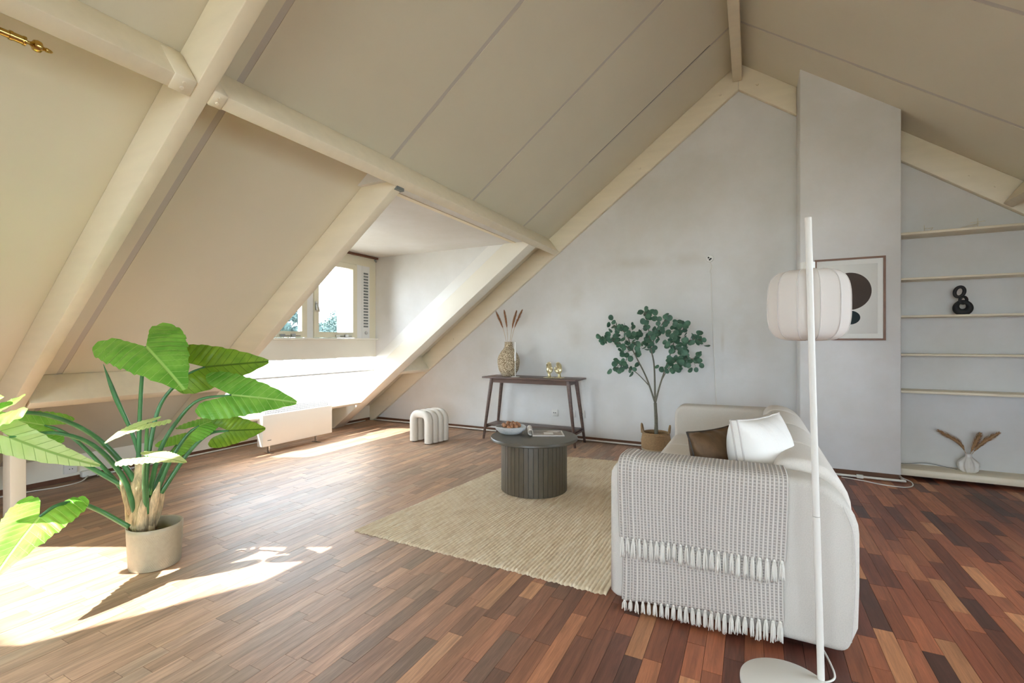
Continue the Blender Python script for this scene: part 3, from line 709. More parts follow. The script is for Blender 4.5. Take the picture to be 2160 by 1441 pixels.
for y0, y1 in [(2.385, 3.15), (3.15, 3.87), (3.87, 4.325)]:
    def pz(u, v, y0=y0, y1=y1):
        return None
    P = [(-.60, .28), (-.615, .34)]+[(-.535+.08*math.cos(PI-k*PI/12), .385+.06*math.sin(PI-k*PI/12)) for k in range(0, 7)]+[(-.3, .452), (.08, .445), (.12, .28)]
    MB().prism(P, y0+.002, y1-.002, 'Y').build('seat_cushion', M['seat'], sofa, bevel=.03, bseg=4)
for px, py in [(-.48, 2.34), (.22, 2.34), (-.48, 4.40), (.22, 4.40)]:
    MB().box((px-.03, py-.03, 0), (px+.03, py+.03, .04)).build('foot', M['dark'], sofa)
# stitched line on the near end
MB().tube(bez([(.345, SY0-.0005, .09), (.357, SY0-.0005, .3), (.352, SY0-.0005, .5), (.318, SY0-.0005, .61)], 6), .0014, 6).build('seam', M['shaderib'], sofa)

# ---- scatter cushions
def cushion(name, label, TL, TR, h, lean, thick, mat, trimmat, ztop, gusset=0):
    TL, TR = Vector(TL), Vector(TR); c2 = (TL+TR)/2; w = (TR-TL).length
    u = (TR-TL).normalized(); u3 = Vector((u.x, u.y, 0)); n = Vector((-u.y, u.x, 0))          # n points away from the near arm
    up = (Vector((0, 0, 1))*math.cos(lean)-n*math.sin(lean)).normalized(); nn = u3.cross(up).normalized()
    C0 = Vector((c2.x, c2.y, ztop))-up*h*.5
    t = thing(name, (C0.x, C0.y, ztop-h), label, 'cushion')
    nu = 22
    def surf(sg):
        def fn(a, b):
            x, y = a*2-1, b*2-1
            e = max(0, (1-abs(x)**2.6)*(1-abs(y)**2.6))
            k = e**.62*thick/2*sg
            pin = 1-.055*(1-abs(x)**2)*abs(y)-.0; pin2 = 1-.055*(1-abs(y)**2)*abs(x)
            wr = .004*math.sin(x*13+y*3)*abs(y)**2
            return C0+u3*(x*w/2*pin2)+up*(y*h/2*pin)+nn*(k+wr+gusset*sg*.5)
        return fn
    m = MB(); m.grid(surf(1), nu, nu); n0 = len(m.v); m.grid(surf(-1), nu, nu)
    # stitch borders
    def idx(i, j, o): return o+j*(nu+1)+i
    for i in range(nu):
        m.f += [(idx(i,0,0), idx(i+1,0,0), idx(i+1,0,n0), idx(i,0,n0)), (idx(i,nu,0), idx(i+1,nu,0), idx(i+1,nu,n0), idx(i,nu,n0)),
                (idx(0,i,0), idx(0,i+1,0), idx(0,i+1,n0), idx(0,i,n0)), (idx(nu,i,0), idx(nu,i+1,0), idx(nu,i+1,n0), idx(nu,i,n0))]
    m.build('cover', mat, t, smooth=180)
    for sg in ((1, -1) if gusset else (1,)):
        f = surf(sg); off = nn*0
        ring = [f(i/nu, 0) for i in range(nu+1)]+[f(1, i/nu) for i in range(1, nu+1)]+[f(1-i/nu, 1) for i in range(1, nu+1)]+[f(0, 1-i/nu) for i in range(1, nu+1)]
        if not gusset: ring = [q for q in ring]
        MB().tube(ring, .0045, 6, cap=False).build('piping', trimmat, t, smooth=180)
    return t
cushion('scatter_cushion', 'white cotton cushion leaning in the near sofa corner', (-.075, 2.46), (.115, 2.83), .43, -.16, .22, M['cushw'], M['shaderib'], .875, .035)
cushion('scatter_cushion', 'dark brown velvet cushion beside the white cushion', (-.285, 2.46), (-.075, 2.84), .39, -.30, .17, M['cushb'], M['piping_dark'], .80)

# ---- throw over the near arm
th = thing('throw_blanket', (-.2, 2.17, .02), 'grey beige waffle throw with fringe over the sofa arm', 'throw')
def drape(xa, xb, yo, zl, zr, off, topoff, inner):
    """strip of cloth: inner side, over the arm, down the near face"""
    path = []
    for k in range(6): path.append((SY0+.18+.012, lerp(inner, .635, k/5)))
    for k in range(1, 8): a = k*(PI/2)/7; path.append((SY0+.14+.05*math.cos(a), .65+.045*math.sin(a)))
    for k in range(1, 5): path.append((SY0+.14-.10*k/4, .695))
    for k in range(1, 9): a = PI/2+k*(PI/2)/8; path.append((SY0+.04+.052*math.cos(a), .643+.052*math.sin(a)))
    yf = SY0-.012
    nseg = 30
    def fn(u, v):
        x = lerp(xa, xb, u); i = v*(len(path)-1+nseg)
        if i <= len(path)-1:
            k = int(min(i, len(path)-2)); t = i-k; y = lerp(path[k][0], path[k+1][0], t); z = lerp(path[k][1], path[k+1][1], t); out = 1
            w = min(1, max(0, (i-12)/8))
        else:
            t = (i-(len(path)-1))/nseg; z0 = .643; z1 = lerp(zl, zr, u); z = lerp(z0, z1, t); y = yf-.004*t; w = 1
        ny = -off*w; nz = off if i < len(path) and i > 5 else 0
        wave = (.006*math.sin(u*9+1)+.010*math.exp(-((u-.03)/.02)**2)+.008*math.exp(-((u-.09)/.02)**2)+.004*math.exp(-((u-.30)/.015)**2)*-1)*w
        top = .012*math.exp(-((u-.05)/.05)**2)*max(0, math.sin(PI*min(1, max(0, (i-6)/18))))
        return (x+.006*math.sin(z*7+u*3)*w, y+ny-max(-.004, wave), z+nz+top)
    m = MB(); m.grid(fn, 90, 62)
    # uv in metres
    m.uv = []; acc = 0; prev = Vector(fn(.5, 0))
    for j in range(63):
        q_ = Vector(fn(.5, j/62)); acc += (q_-prev).length; prev = q_
        for i in range(91): m.uv.append((i/90*(xb-xa), acc))
    return m, fn
m, fn1 = drape(-.535, .122, 0, .055, .118, .004, 0, .46)
o = m.build('lower_layer', M['throw'], th, smooth=180, recalc=False); o.modifiers.new('thick', 'SOLIDIFY').thickness = .006
m, fn2 = drape(-.545, .128, 0, .345, .366, .011, 0, .52)
o = m.build('upper_layer', M['throw'], th, smooth=180, recalc=False); o.modifiers.new('thick', 'SOLIDIFY').thickness = .006
def tassels(fn, n, ln, seed):
    rr_ = random.Random(seed)
    for k in range(n):
        u = (k+.5)/n; p = Vector(fn(u, 1.0)); L = ln*rr_.uniform(.85, 1.08); L = min(L, p.z-.006)
        m = MB(); p = p+Vector((0, -.004, .004))
        m.ball(p+Vector((0, -.001, -.006)), (.006, .006, .007), 8, 6)
        for q in range(9):
            a = 2*PI*q/9; sx = math.cos(a)*.0062; sy = math.sin(a)*.004; dx = rr_.uniform(-.006, .006); dy = rr_.uniform(-.004, .002)
            m.tube([p+Vector((sx*.55, sy*.4, -.008)), p+Vector((sx+dx*.3, sy+dy, -L*.35)), p+Vector((sx*1.1+dx*.5, sy+dy, -L*.7)), p+Vector((sx*1.15+dx, sy+dy, -L*rr_.uniform(.86, 1)))], [.0026, .0032, .0030, .0018], 5)
        m.build('tassel', M['tassel'], th, smooth=180)
tassels(fn1, 25, .092, 5)
tassels(fn2, 26, .098, 6)

# ---- floor lamp
PB = Vector((.228, 2.035, 0)); PT = Vector((.185, 2.005, 1.70))
lamp = thing('floor_lamp', (.1, 1.935, 0), 'white floor lamp with ribbed lantern shade beside the sofa', 'lamp')
MB().lathe([(.148, 0), (.152, .003), (.152, .016), (.148, .019), (.0, .019)], (.115, 1.94, 0), 56, caps=False).build('base', M['lampwhite'], lamp, smooth=40)
PM = PB.lerp(PT, .36)
MB().tube([PB+Vector((0,0,.018)), PM], .0118, 16).build('pole', M['lampwhite'], lamp, smooth=40)
MB().tube([PM+Vector((0,0,.0015)), PT], .0112, 16).build('pole', M['lampwhite'], lamp, smooth=40)
SC = Vector((.183+.094*.17, 2.01+.996*.17, 1.392))    # shade centre, behind the pole
sh = MB(); prof = []
H, RS = .138, .143
for k in range(0, 33):
    a = -PI/2+PI*k/32; ca, sa = math.cos(a), math.sin(a)
    r = RS*(abs(ca)**.42); z = H*math.copysign(abs(sa)**.62, sa)
    prof.append((max(.028, r), z))
OFF = math.atan2(-SC.y+PB.y, -SC.x+PB.x)
def scal(a, z): return 1-.035*(math.cos(12*(a-OFF)/1.0)*-.5+.5)*1.0
sh.lathe(prof, SC, 144, fn=lambda a, z: 1-.045*abs(math.sin(6*(a-OFF)))*1.0, caps=False)
sho = sh.build('lamp_shade', M['shade'], lamp, smooth=60)
for k in range(12):
    a = OFF+2*PI*k/12
    MB().tube([(SC.x+math.cos(a)*r*1.002, SC.y+math.sin(a)*r*1.002, SC.z+z) for r, z in prof], .0017, 6).build('shade_rib', M['shaderib'], sho, smooth=180)
MB().lathe([(.0, H+.032), (.026, H+.032), (.026, H-.008), (0, H-.008)], SC, 24, caps=False).build('socket', M['lampwhite'], lamp, smooth=40)
MB().tube([SC+Vector((0, 0, H+.012)), Vector((.193, 2.01, SC.z+H+.012))], .008, 10).build('arm', M['lampwhite'], lamp, smooth=40)
MB().ball(SC, (.035, .035, .05), 14, 10).build('bulb', M['candle'], lamp, smooth=180)
MB().tube(bez([(.228, 2.03, .008), (.262, 2.06, .006), (.278, 2.10, .006), (.272, 2.18, .006), (.25, 2.30, .006), (.2, 2.5, .006)], 6), .0038, 8).build('lamp_cord', M['cable'], lamp, smooth=180)

# ---- coffee table
TC = (-1.635, 3.615)
ct = thing('coffee_table', (TC[0], TC[1], .01), 'round dark olive coffee table with slatted drum base', 'table')
MB().lathe([(.0, .425), (.358, .425), (.366, .430), (.366, .447), (.362, .452), (0, .452)], (*TC, 0), 72, caps=False).build('table_top', M['olivetop'], ct, smooth=40)
MB().lathe([(.262, .012), (.262, .424)], (*TC, 0), 64).build('drum', M['dark'], ct, smooth=40)
NS = 44; wS = 2*PI*.275/NS*.46
sl = MB().box((.262, -wS, .011), (.277, wS, .424)).build('slat', M['oliveblack'], None)
lm = sl.data
for k in range(NS):
    o = sl if k == 0 else sl.copy()
    if k: COL.objects.link(o)
    a = 2*PI*k/NS+.05
    o.parent = ct; o.matrix_parent_inverse = Matrix.Translation(-Vector(ct.location))
    o.matrix_basis = Matrix.Translation((TC[0], TC[1], .011)) @ Matrix.Rotation(a, 4, 'Z') @ Matrix.Translation((.2695, 0, 0))

# ---- bowl of walnuts
BC = Vector((-1.845, 3.60, .452))
bw = thing('nut_bowl', BC, 'white speckled oval bowl of walnuts on the coffee table', 'bowl')
m = MB(); seg = 48
pr_out = [(.055, 0), (.085, .012), (.115, .045), (.122, .068), (.117, .069), (.108, .048), (.078, .018), (.0, .014)]
m.lathe(pr_out, BC, seg, fn=lambda a, z: 1+.10*math.cos(2*(a-.5))+.05*math.cos(5*a)*min(1, z*14)+.03*math.cos(3*a+1), caps=False)
m.f.append(tuple(range(seg-1, -1, -1)))
m.build('bowl_body', M['bowl'], bw, smooth=70)
rr_ = random.Random(11)
spots = [(0, 0)]+[(.036*math.cos(a), .036*math.sin(a)) for a in [k*PI/3 for k in range(6)]]+[(.068*math.cos(a+.2), .068*math.sin(a+.2)) for a in [k*PI/6 for k in range(12)]]
nut_mesh = None; top = [(.0, .018), (.03, -.012), (-.028, -.012), (.005, -.035), (-.03, .025)]
def nut_at(p, first, label):
    global nut_mesh
    if nut_mesh is None:
        m = MB(); m.ball((0, 0, 0), (.0195, .0172, .0172), 14, 10)
        o = m.build('walnut', M['walnutshell'], None, smooth=180); nut_mesh = o.data
    else:
        o = bpy.data.objects.new('walnut', nut_mesh); COL.objects.link(o)
    o.location = p; o.rotation_euler = (rr_.uniform(-1, 1), rr_.uniform(-1, 1), rr_.uniform(0, 6))
    tag(o, label, 'nut', 'walnuts heaped in the speckled bowl')
for (dx, dy) in spots: nut_at(BC+Vector((dx, dy, .044+.02*(math.hypot(dx, dy)/.07))), 0, 'brown walnut heaped in the white speckled bowl')
for (dx, dy) in top: nut_at(BC+Vector((dx, dy, .076)), 0, 'brown walnut heaped in the white speckled bowl')

# ---- open magazine
mg = thing('magazine', (-1.545, 3.735, .452), 'open magazine with a curled page on the coffee table', 'magazine')
A_ = Vector((-1.635, 3.585, .452)); ux = Vector((.245, .125, 0)).normalized(); uy = Vector((-.125, .245, 0)).normalized()
def Q(a, b, z): return A_+ux*a+uy*b+Vector((0, 0, z))
W_, H_ = .27, .22
m = MB(); m.add([Q(0,0,.001), Q(W_,0,.001), Q(W_,H_,.001), Q(0,H_,.001), Q(0,0,.010), Q(W_,0,.007), Q(W_,H_,.007), Q(0,H_,.010)], [(0,3,2,1),(4,5,6,7),(0,1,5,4),(1,2,6,5),(2,3,7,6),(3,0,4,7)])
m.build('page_block', M['page'], mg)
m = MB(); m.add([Q(.012,.012,.0108), Q(W_-.015,.012,.0082), Q(W_-.015,H_-.012,.0082), Q(.012,H_-.012,.0108)], [(0,1,2,3)]); m.build('photograph', M['magphoto'], mg, recalc=False)
m = MB(); m.add([Q(.10,.03,.0113), Q(.18,.03,.0106), Q(.18,.12,.0106), Q(.10,.12,.0113)], [(0,1,2,3)]); m.build('text_block', M['page'], mg, recalc=False)
def curl(u, v):
    a = -.35+u*4.6; r = .026-.006*u
    return Q(-.016+r*math.sin(a)*-1, lerp(0, H_, v), .030-r*math.cos(a)+.004)
m = MB().grid(curl, 18, 4); o = m.build('curled_page', M['page'], mg, smooth=180, recalc=False); o.modifiers.new('thick', 'SOLIDIFY').thickness = .003

# ---- console table at the gable
cx0, cx1, cy0, cy1, ch_ = -3.09, -1.82, 5.20, 5.60, .80
con = thing('console_table', ((cx0+cx1)/2, 5.40, 0), 'slim dark walnut console table against the gable wall', 'table')
MB().box((cx0, cy0, ch_-.02), (cx1, cy1, ch_)).build('table_top', M['walnut'], con, bevel=.004, bseg=2)
for (a, b) in [((cx0+.10, cy0+.05, ch_-.075), (cx1-.10, cy0+.07, ch_-.0205)), ((cx0+.10, cy1-.07, ch_-.075), (cx1-.10, cy1-.05, ch_-.0205)), ((cx0+.10, cy0+.07, ch_-.075), (cx0+.12, cy1-.07, ch_-.0205)), ((cx1-.12, cy0+.07, ch_-.075), (cx1-.10, cy1-.07, ch_-.0205))]:
    MB().box(a, b).build('apron', M['walnut'], con)
for sx, X_ in ((-1, cx0), (1, cx1)):
    for sy, Y_ in ((-1, cy0), (1, cy1)):
        xt = X_-sx*.115; xb = X_+sx*-.015; yt = Y_-sy*.06; yb = Y_-sy*.02
        MB().tube([(xt, yt, ch_-.0205), (lerp(xt, xb, .5), lerp(yt, yb, .5), ch_/2), (xb, yb, 0)], [.025, .021, .015], 14).build('leg', M['walnut'], con, smooth=40)
MB().box((cx0+.035, cy0+.05, .165), (cx1-.035, cy1-.05, .185)).build('lower_shelf', M['walnut'], con, bevel=.003, bseg=1)
for X_ in (cx0+.035, cx1-.035): MB().box((X_-.012, cy0+.03, .14), (X_+.012, cy1-.03, .165)).build('shelf_rail', M['walnut'], con)

# ---- woven vase with reeds
VC = Vector((-2.815, 5.42, .80))
vp = [(.07, 0), (.095, .02), (.125, .08), (.142, .15), (.145, .20), (.13, .265), (.10, .315), (.07, .35), (.055, .375), (.05, .42), (.052, .445), (.044, .445), (.042, .40), (.0, .36)]
vp2 = []
for i in range(len(vp)-1):
    for k in range(4): t = k/4; vp2.append((lerp(vp[i][0], vp[i+1][0], t), lerp(vp[i][1], vp[i+1][1], t)))
vp2.append(vp[-1])
m = MB(); m.lathe([(r+.0025*math.sin(z*330), z) for r, z in vp2], VC, 48, fn=lambda a, z: 1+.012*math.sin(a*23+z*160), caps=False); m.f.append(tuple(range(47, -1, -1)))
tag(m.build('woven_vase', M['woven'], smooth=180), 'bulbous woven seagrass vase on the console table', 'vase')
def plume(name, base, tip, frac, r, matp, label, group, cat='dried grass', seed=1, bend=0):
    base, tip = Vector(base), Vector(tip); d = (tip-base); t = thing(name, base, label, cat, group)
    mid = base+d*.5+Vector((bend, 0, abs(bend)*.3))
    path = bez([base, mid, tip], 10); k = int(len(path)*frac)
    MB().tube(path[:k+1], .0026, 6).build('stem', M['stem'], t, smooth=180)
    rr_ = random.Random(seed); pp = path[k:]; n = len(pp); m = MB()
    m.tube(pp, [r*.35*math.sin(PI*min(1, (.12+i/(n-1)*.84)))+.0005 for i in range(n)], 8)
    for q in range(230):
        i = rr_.uniform(0, n-1.01); a = int(i); p = pp[a].lerp(pp[a+1], i-a); dirv = (pp[a+1]-pp[a]).normalized()
        w = Vector((rr_.uniform(-1, 1), rr_.uniform(-1, 1), rr_.uniform(-1, 1))).normalized(); w = (w-dirv*w.dot(dirv)).normalized()
        s_ = r*(.35+.75*math.sin(PI*min(1, .1+i/(n-1)*.86))); e = p+w*s_*.85+dirv*s_*1.7; sd_ = dirv.cross(w)*r*.16
        m.add([p-sd_, p+sd_, e], [(0, 1, 2)])
    m.build('plume', matp, t, recalc=False)
vt = VC+Vector((0, 0, .40))
for i, (tip, b, lab) in enumerate([((-3.0, 5.42, 1.64), -.02, 'leftmost brown reed plume in the woven vase'), ((-2.89, 5.44, 1.655), -.012, 'second reed plume from the left in the woven vase'), ((-2.70, 5.42, 1.64), .012, 'third reed plume from the left in the woven vase'), ((-2.61, 5.40, 1.65), .02, 'rightmost brown reed plume in the woven vase')]):
    plume('reed_stem', vt+Vector(((tip[0]-VC.x)*.08, (i-1.5)*.008, 0)), tip, .48, .025, M['pampas'], lab, 'reed plumes in the woven vase', seed=20+i, bend=b*-1)
# ---- candle in a thin holder
CC = Vector((-2.665, 5.315, .80))
ch2 = thing('candle_holder', CC, 'thin white candle holder beside the woven vase', 'candle holder')
MB().lathe([(0, 0), (.055, 0), (.055, .005), (.01, .008), (.0045, .012), (.0045, .20), (.012, .205), (.012, .29), (.0105, .29), (.0105, .21), (0, .21)], CC, 24, caps=False).build('holder_body', M['ceramicw'], ch2, smooth=40)
cd = thing('candle', CC+Vector((0, 0, .21)), 'slender white candle in the thin holder', 'candle')
MB().tube([CC+Vector((0, 0, .211)), CC+Vector((0, 0, .30)), CC+Vector((0, 0, .445))], [.0098, .0098, .0085], 14).build('wax', M['candle'], cd, smooth=40)
MB().tube([CC+Vector((0, 0, .445)), CC+Vector((.001, 0, .457))], .0012, 6).build('wick', M['dark'], cd)
# ---- pair of brass hand bookends
def hand(x, sgn, label):
    B = Vector((x, 5.40, .80)); t = thing('hand_bookend', B, label, 'bookend', 'brass hand bookends')
    MB().box((x-.055, 5.345, .80), (x+.055, 5.455, .806)).build('base_plate', M['gold'], t, bevel=.002, bseg=1)
    m = MB()
    def P(a, b, z): return (x+a*sgn, 5.40+b, .806+z)
    m.tube([P(0, .012, 0), P(0, .010, .03), P(0, .006, .055)], [.030, .021, .022], 16, flat=.8)
    m.ball(P(0, .006, .088), (.037, .018, .042), 16, 10)
    m.ball(P(.022, -.006, .075), (.016, .013, .028), 12, 8)          # ball of the thumb
    for a, L, w in [(-.028, .058, .0078), (-.010, .074, .0088), (.009, .080, .009), (.027, .072, .0086)]:
        m.tube(bez([P(a*.9, .008, .10), P(a, .002, .112+L*.35), P(a*.92, -.006, .112+L*.72), P(a*.80, -.016, .112+L)], 4), [w]*9+[w*.95, w*.9, w*.8, w*.55], 10)
    m.tube(bez([P(.026, .0, .062), P(.043, -.008, .085), P(.046, -.014, .108), P(.042, -.02, .128)], 4), [.012]*5+[.0105]*4+[.0095, .009, .0075, .005], 10)
    m.build('hand', M['gold'], t, smooth=180)
hand(-2.238, 1, 'brass open hand bookend nearer the vase')
hand(-2.105, -1, 'brass open hand bookend nearer the tree')

# ---- channelled stool
SO = Vector((-3.60, 4.77, 0)); sa = -.19
st = thing('channel_stool', SO, 'cream upholstered arch stool with four rounded channels', 'stool')
e1 = Vector((math.cos(sa), math.sin(sa), 0)); e2 = Vector((-math.sin(sa), math.cos(sa), 0))
for k in range(4):
    c = (k-1.5)*.088; m = MB(); path = []
    hw, hh = .135, .355
    path = [(-hw, .0), (-hw, .08), (-hw, .16), (-hw, hh-.085)]+[(-hw+.085-.085*math.cos(a), hh-.085+.085*math.sin(a)) for a in [i*PI/2/6 for i in range(1, 7)]]
    path += [(0, hh)]+[(hw-.085+.085*math.sin(a), hh-.085+.085*math.cos(a)) for a in [i*PI/2/6 for i in range(0, 7)]]+[(hw, .16), (hw, .08), (hw, 0)]
    # rounded section swept along the arch
    vs = []; seg = 16; n = len(path)
    for i, (a, z) in enumerate(path):
        t = Vector((path[min(i+1, n-1)][0]-path[max(i-1, 0)][0], path[min(i+1, n-1)][1]-path[max(i-1, 0)][1])).normalized(); nr = Vector((-t.y, t.x))
        for q in range(seg):
            an = 2*PI*q/seg; ca, s_ = math.cos(an), math.sin(an)
            w = .0455*math.copysign(abs(ca)**.7, ca); d = .047*math.copysign(abs(s_)**.8, s_)
            p = SO+e1*(a+nr.x*d)+e2*(c+w)+Vector((0, 0, max(.012, z+nr.y*d+.0)))
            vs.append(p)
    fs = [(i*seg+q, i*seg+(q+1) % seg, (i+1)*seg+(q+1) % seg, (i+1)*seg+q) for i in range(n-1) for q in range(seg)]
    fs += [tuple(range(seg-1, -1, -1)), tuple(range((n-1)*seg, n*seg))]
    m.add(vs, fs); m.build('channel', M['stool'], st, smooth=60)
for a in (-.135, .135):
    for b in (-.14, .14):
        p = SO+e1*a+e2*b; MB().tube([p, p+Vector((0, 0, .016))], .012, 10).build('foot', M['dark'], st)

# ---- convector heater under the dormer
hx0, hx1, hy0, hy1, hz0, hz1 = -4.87, -4.775, 3.335, 4.295, .085, .505
ht = thing('convector_heater', (-4.82, 3.8, 0), 'white convector heater standing under the dormer glass', 'heater')
MB().prism([(hx0, hz0), (hx1, hz0), (hx1, .432), (hx0+.022, hz1+.008), (hx0, hz1+.008)], hy0, hy1, 'Y').build('heater_body', M['heater'], ht, bevel=.006, bseg=3)
m = MB()
ga, gb = Vector((hx1, 0, .432)), Vector((hx0+.022, 0, hz1+.008)); gd = gb-ga; gn = Vector((-gd.z, 0, gd.x)).normalized(); gn = gn if gn.z > 0 else -gn
for i in range(44):
    for j in range(4):
        y = hy0+.04+i*.0198+(j % 2)*.0099; p0 = ga+gd*(.13+.2*j)+gn*.0008; p1 = ga+gd*(.13+.2*j+.14)+gn*.0008
        m.add([(p0.x, y, p0.z), (p0.x, y+.012, p0.z), (p1.x, y+.012, p1.z), (p1.x, y, p1.z)], [(0, 1, 2, 3)])
m.build('grille_slots', M['dark'], ht, kind='stuff')
MB().box((hx1-.0005, hy0+.06, hz0+.06), (hx1+.0006, hy0+.105, hz0+.068)).build('badge', M['grey'], ht)
for y in (3.44, 4.08):
    m = MB().box((-4.835, y-.008, .0), (-4.81, y+.008, hz0+.01)).box((-4.88, y-.012, 0), (-4.74, y+.012, .006)); m.build('leg', M['steel'], ht)

# ---- basket with eucalyptus tree
TB = Vector((-.95, 5.42, 0))
bk = thing('seagrass_basket', TB, 'woven seagrass basket holding the eucalyptus tree', 'basket')
bp_ = [(.125, 0), (.145, .02), (.158, .08), (.16, .14), (.15, .20), (.143, .235), (.136, .235), (.14, .2), (.148, .14), (.0, .13)]
def fine(P, k): 
    o = []
    for i in range(len(P)-1):
        for q in range(k): t = q/k; o.append((lerp(P[i][0], P[i+1][0], t), lerp(P[i][1], P[i+1][1], t)))
    return o+[P[-1]]
m = MB(); m.lathe([(r+(.0035*math.sin(z*2*PI/.017) if r > .1 else 0), z) for r, z in fine(bp_[1:], 8)], TB, 48, fn=lambda a, z: 1+.008*math.sin(a*30), caps=False)
m.build('basket_body', M['basket'], bk, smooth=180)
m = MB(); m.lathe([(r+.002*math.sin(z*2*PI/.017), z) for r, z in fine([(.120, 0), (.146, .02), (.161, .055)], 4)], TB, 48); m.build('basket_base', M['basketlow'], bk, smooth=60)
for s_ in (-1, 1):
    ctr = TB+Vector((s_*.142, -.02, .225))
    MB().tube([ctr+Vector((s_*.012*math.sin(a), math.cos(a)*.045, math.sin(a)*.095)) for a in [PI*k/14 for k in range(15)]], .009, 8).build('handle', M['basket'], bk, smooth=180)
tr = thing('eucalyptus_tree', TB+Vector((0, 0, .13)), 'slender eucalyptus tree with round leaves in the basket', 'tree')
MB().lathe([(0, .13), (.12, .135), (.05, .15), (0, .155)], TB, 24, caps=False).build('soil', M['soil'], tr, smooth=180)
F0 = Vector((-.958, 5.42, .56))
MB().tube(bez([TB+Vector((0, 0, .14)), (-.948, 5.42, .35), F0], 6), [.021]*5+[.019]*4+[.017]*4, 10).build('trunk', M['treebark'], tr, smooth=180)
rr_ = random.Random(4)
br = {'a': [F0, (-1.054, 5.40, .85), (-1.192, 5.37, 1.14), (-1.27, 5.34, 1.34), (-1.40, 5.30, 1.44)],
      'b': [F0, (-.971, 5.43, .97), (-1.007, 5.42, 1.18), (-1.03, 5.40, 1.40), (-1.08, 5.38, 1.60)],
      'c': [F0, (-.899, 5.41, .78), (-.777, 5.38, 1.156), (-.72, 5.36, 1.33), (-.66, 5.33, 1.42)],
      'd': [(-1.02, 5.41, .75), (-1.16, 5.36, .90), (-1.30, 5.30, .98), (-1.37, 5.27, .95)],
      'e': [(-.885, 5.40, .82), (-.80, 5.34, .96), (-.72, 5.28, 1.03), (-.64, 5.25, 1.00)],
      'f': [(-.777, 5.38, 1.156), (-.66, 5.34, 1.22), (-.55, 5.30, 1.27), (-.46, 5.28, 1.26)],
      'g': [(-1.192, 5.37, 1.14), (-1.32, 5.32, 1.22), (-1.46, 5.29, 1.27), (-1.53, 5.27, 1.24)],
      'h': [(-1.007, 5.42, 1.18), (-.93, 5.38, 1.34), (-.86, 5.34, 1.46), (-.80, 5.32, 1.49)],
      'i': [(-.75, 5.37, 1.20), (-.68, 5.32, 1.14), (-.58, 5.29, 1.08), (-.52, 5.28, 1.02)]}
paths = {}
for k, P in br.items():
    path = bez(P, 8); n = len(path); r0 = .011 if k in 'abc' else .006; paths[k] = path
    MB().tube(path, [lerp(r0, .0022, i/(n-1)) for i in range(n)], 7).build('branch', M['treebark'], tr, smooth=180)
# one round leaf, copied
lv = MB(); ringv = []
for k in range(14):
    a = 2*PI*k/14; ringv.append((math.sin(a)*.46, .5-.5*math.cos(a), .05*math.cos(2*a)))
lv.add([(0, .5, -.03)]+ringv, [(0, 1+k, 1+(k+1) % 14) for k in range(14)])
lf = lv.build('leaf', M['euca'], None, smooth=180, recalc=False); lfm = lf.data
for v in lfm.vertices: v.co = v.co+Vector((0, 0, 0))
bpy.data.objects.remove(lf)
off_ = Vector((0, .5, -.05))
clusters = [('a', .45, 1.0, 54, .15), ('b', .5, 1.0, 44, .13), ('c', .55, 1.0, 34, .11), ('d', .3, 1.0, 24, .10), ('e', .3, 1.0, 42, .13), ('f', .25, 1.0, 24, .09), ('g', .15, 1.0, 30, .09), ('h', .2, 1.0, 18, .08), ('i', .1, 1.0, 28, .11)]
twigs = MB(); nleaf = 0
for k, f0, f1, cnt, spread in clusters:
    path = paths[k]; n = len(path)
    for q in range(cnt):
        i = rr_.uniform(f0, f1)*(n-1.01); a = int(i); p = path[a].lerp(path[a+1], i-a)
        dv = Vector((rr_.gauss(0, 1), rr_.gauss(0, .8), rr_.gauss(-.05, .8))); dv = dv.normalized()*spread*rr_.uniform(.25, 1.0)
        e = p+dv
        if e.y > 5.62: e.y = 5.62-rr_.uniform(0, .05)
        if q % 2 == 0: twigs.tube([p, p.lerp(e, .5)+Vector((0, 0, .01)), e], [.0018, .0014, .001], 5)
        s_ = rr_.uniform(.052, .074)
        dn = (dv.normalized()*.5+Vector((rr_.uniform(-.5, .5), rr_.uniform(-.5, .5), rr_.uniform(-1.0, .1)))).normalized()
        nrm = Vector((rr_.gauss(0, .55), -1+rr_.gauss(0, .5), rr_.gauss(.3, .5))).normalized()
        yv = (dn-nrm*dn.dot(nrm)).normalized(); xv = yv.cross(nrm).normalized()
        o = bpy.data.objects.new('leaf', lfm); COL.objects.link(o); nleaf += 1
        R3 = Matrix((xv, yv, nrm)).transposed().to_4x4()
        o.parent = tr; o.matrix_parent_inverse = Matrix.Translation(-Vector(tr.location))
        o.matrix_basis = Matrix.Translation(e) @ R3 @ Matrix.Scale(s_, 4)
twigs.build('twigs', M['twig'], tr, smooth=180, kind='stuff')

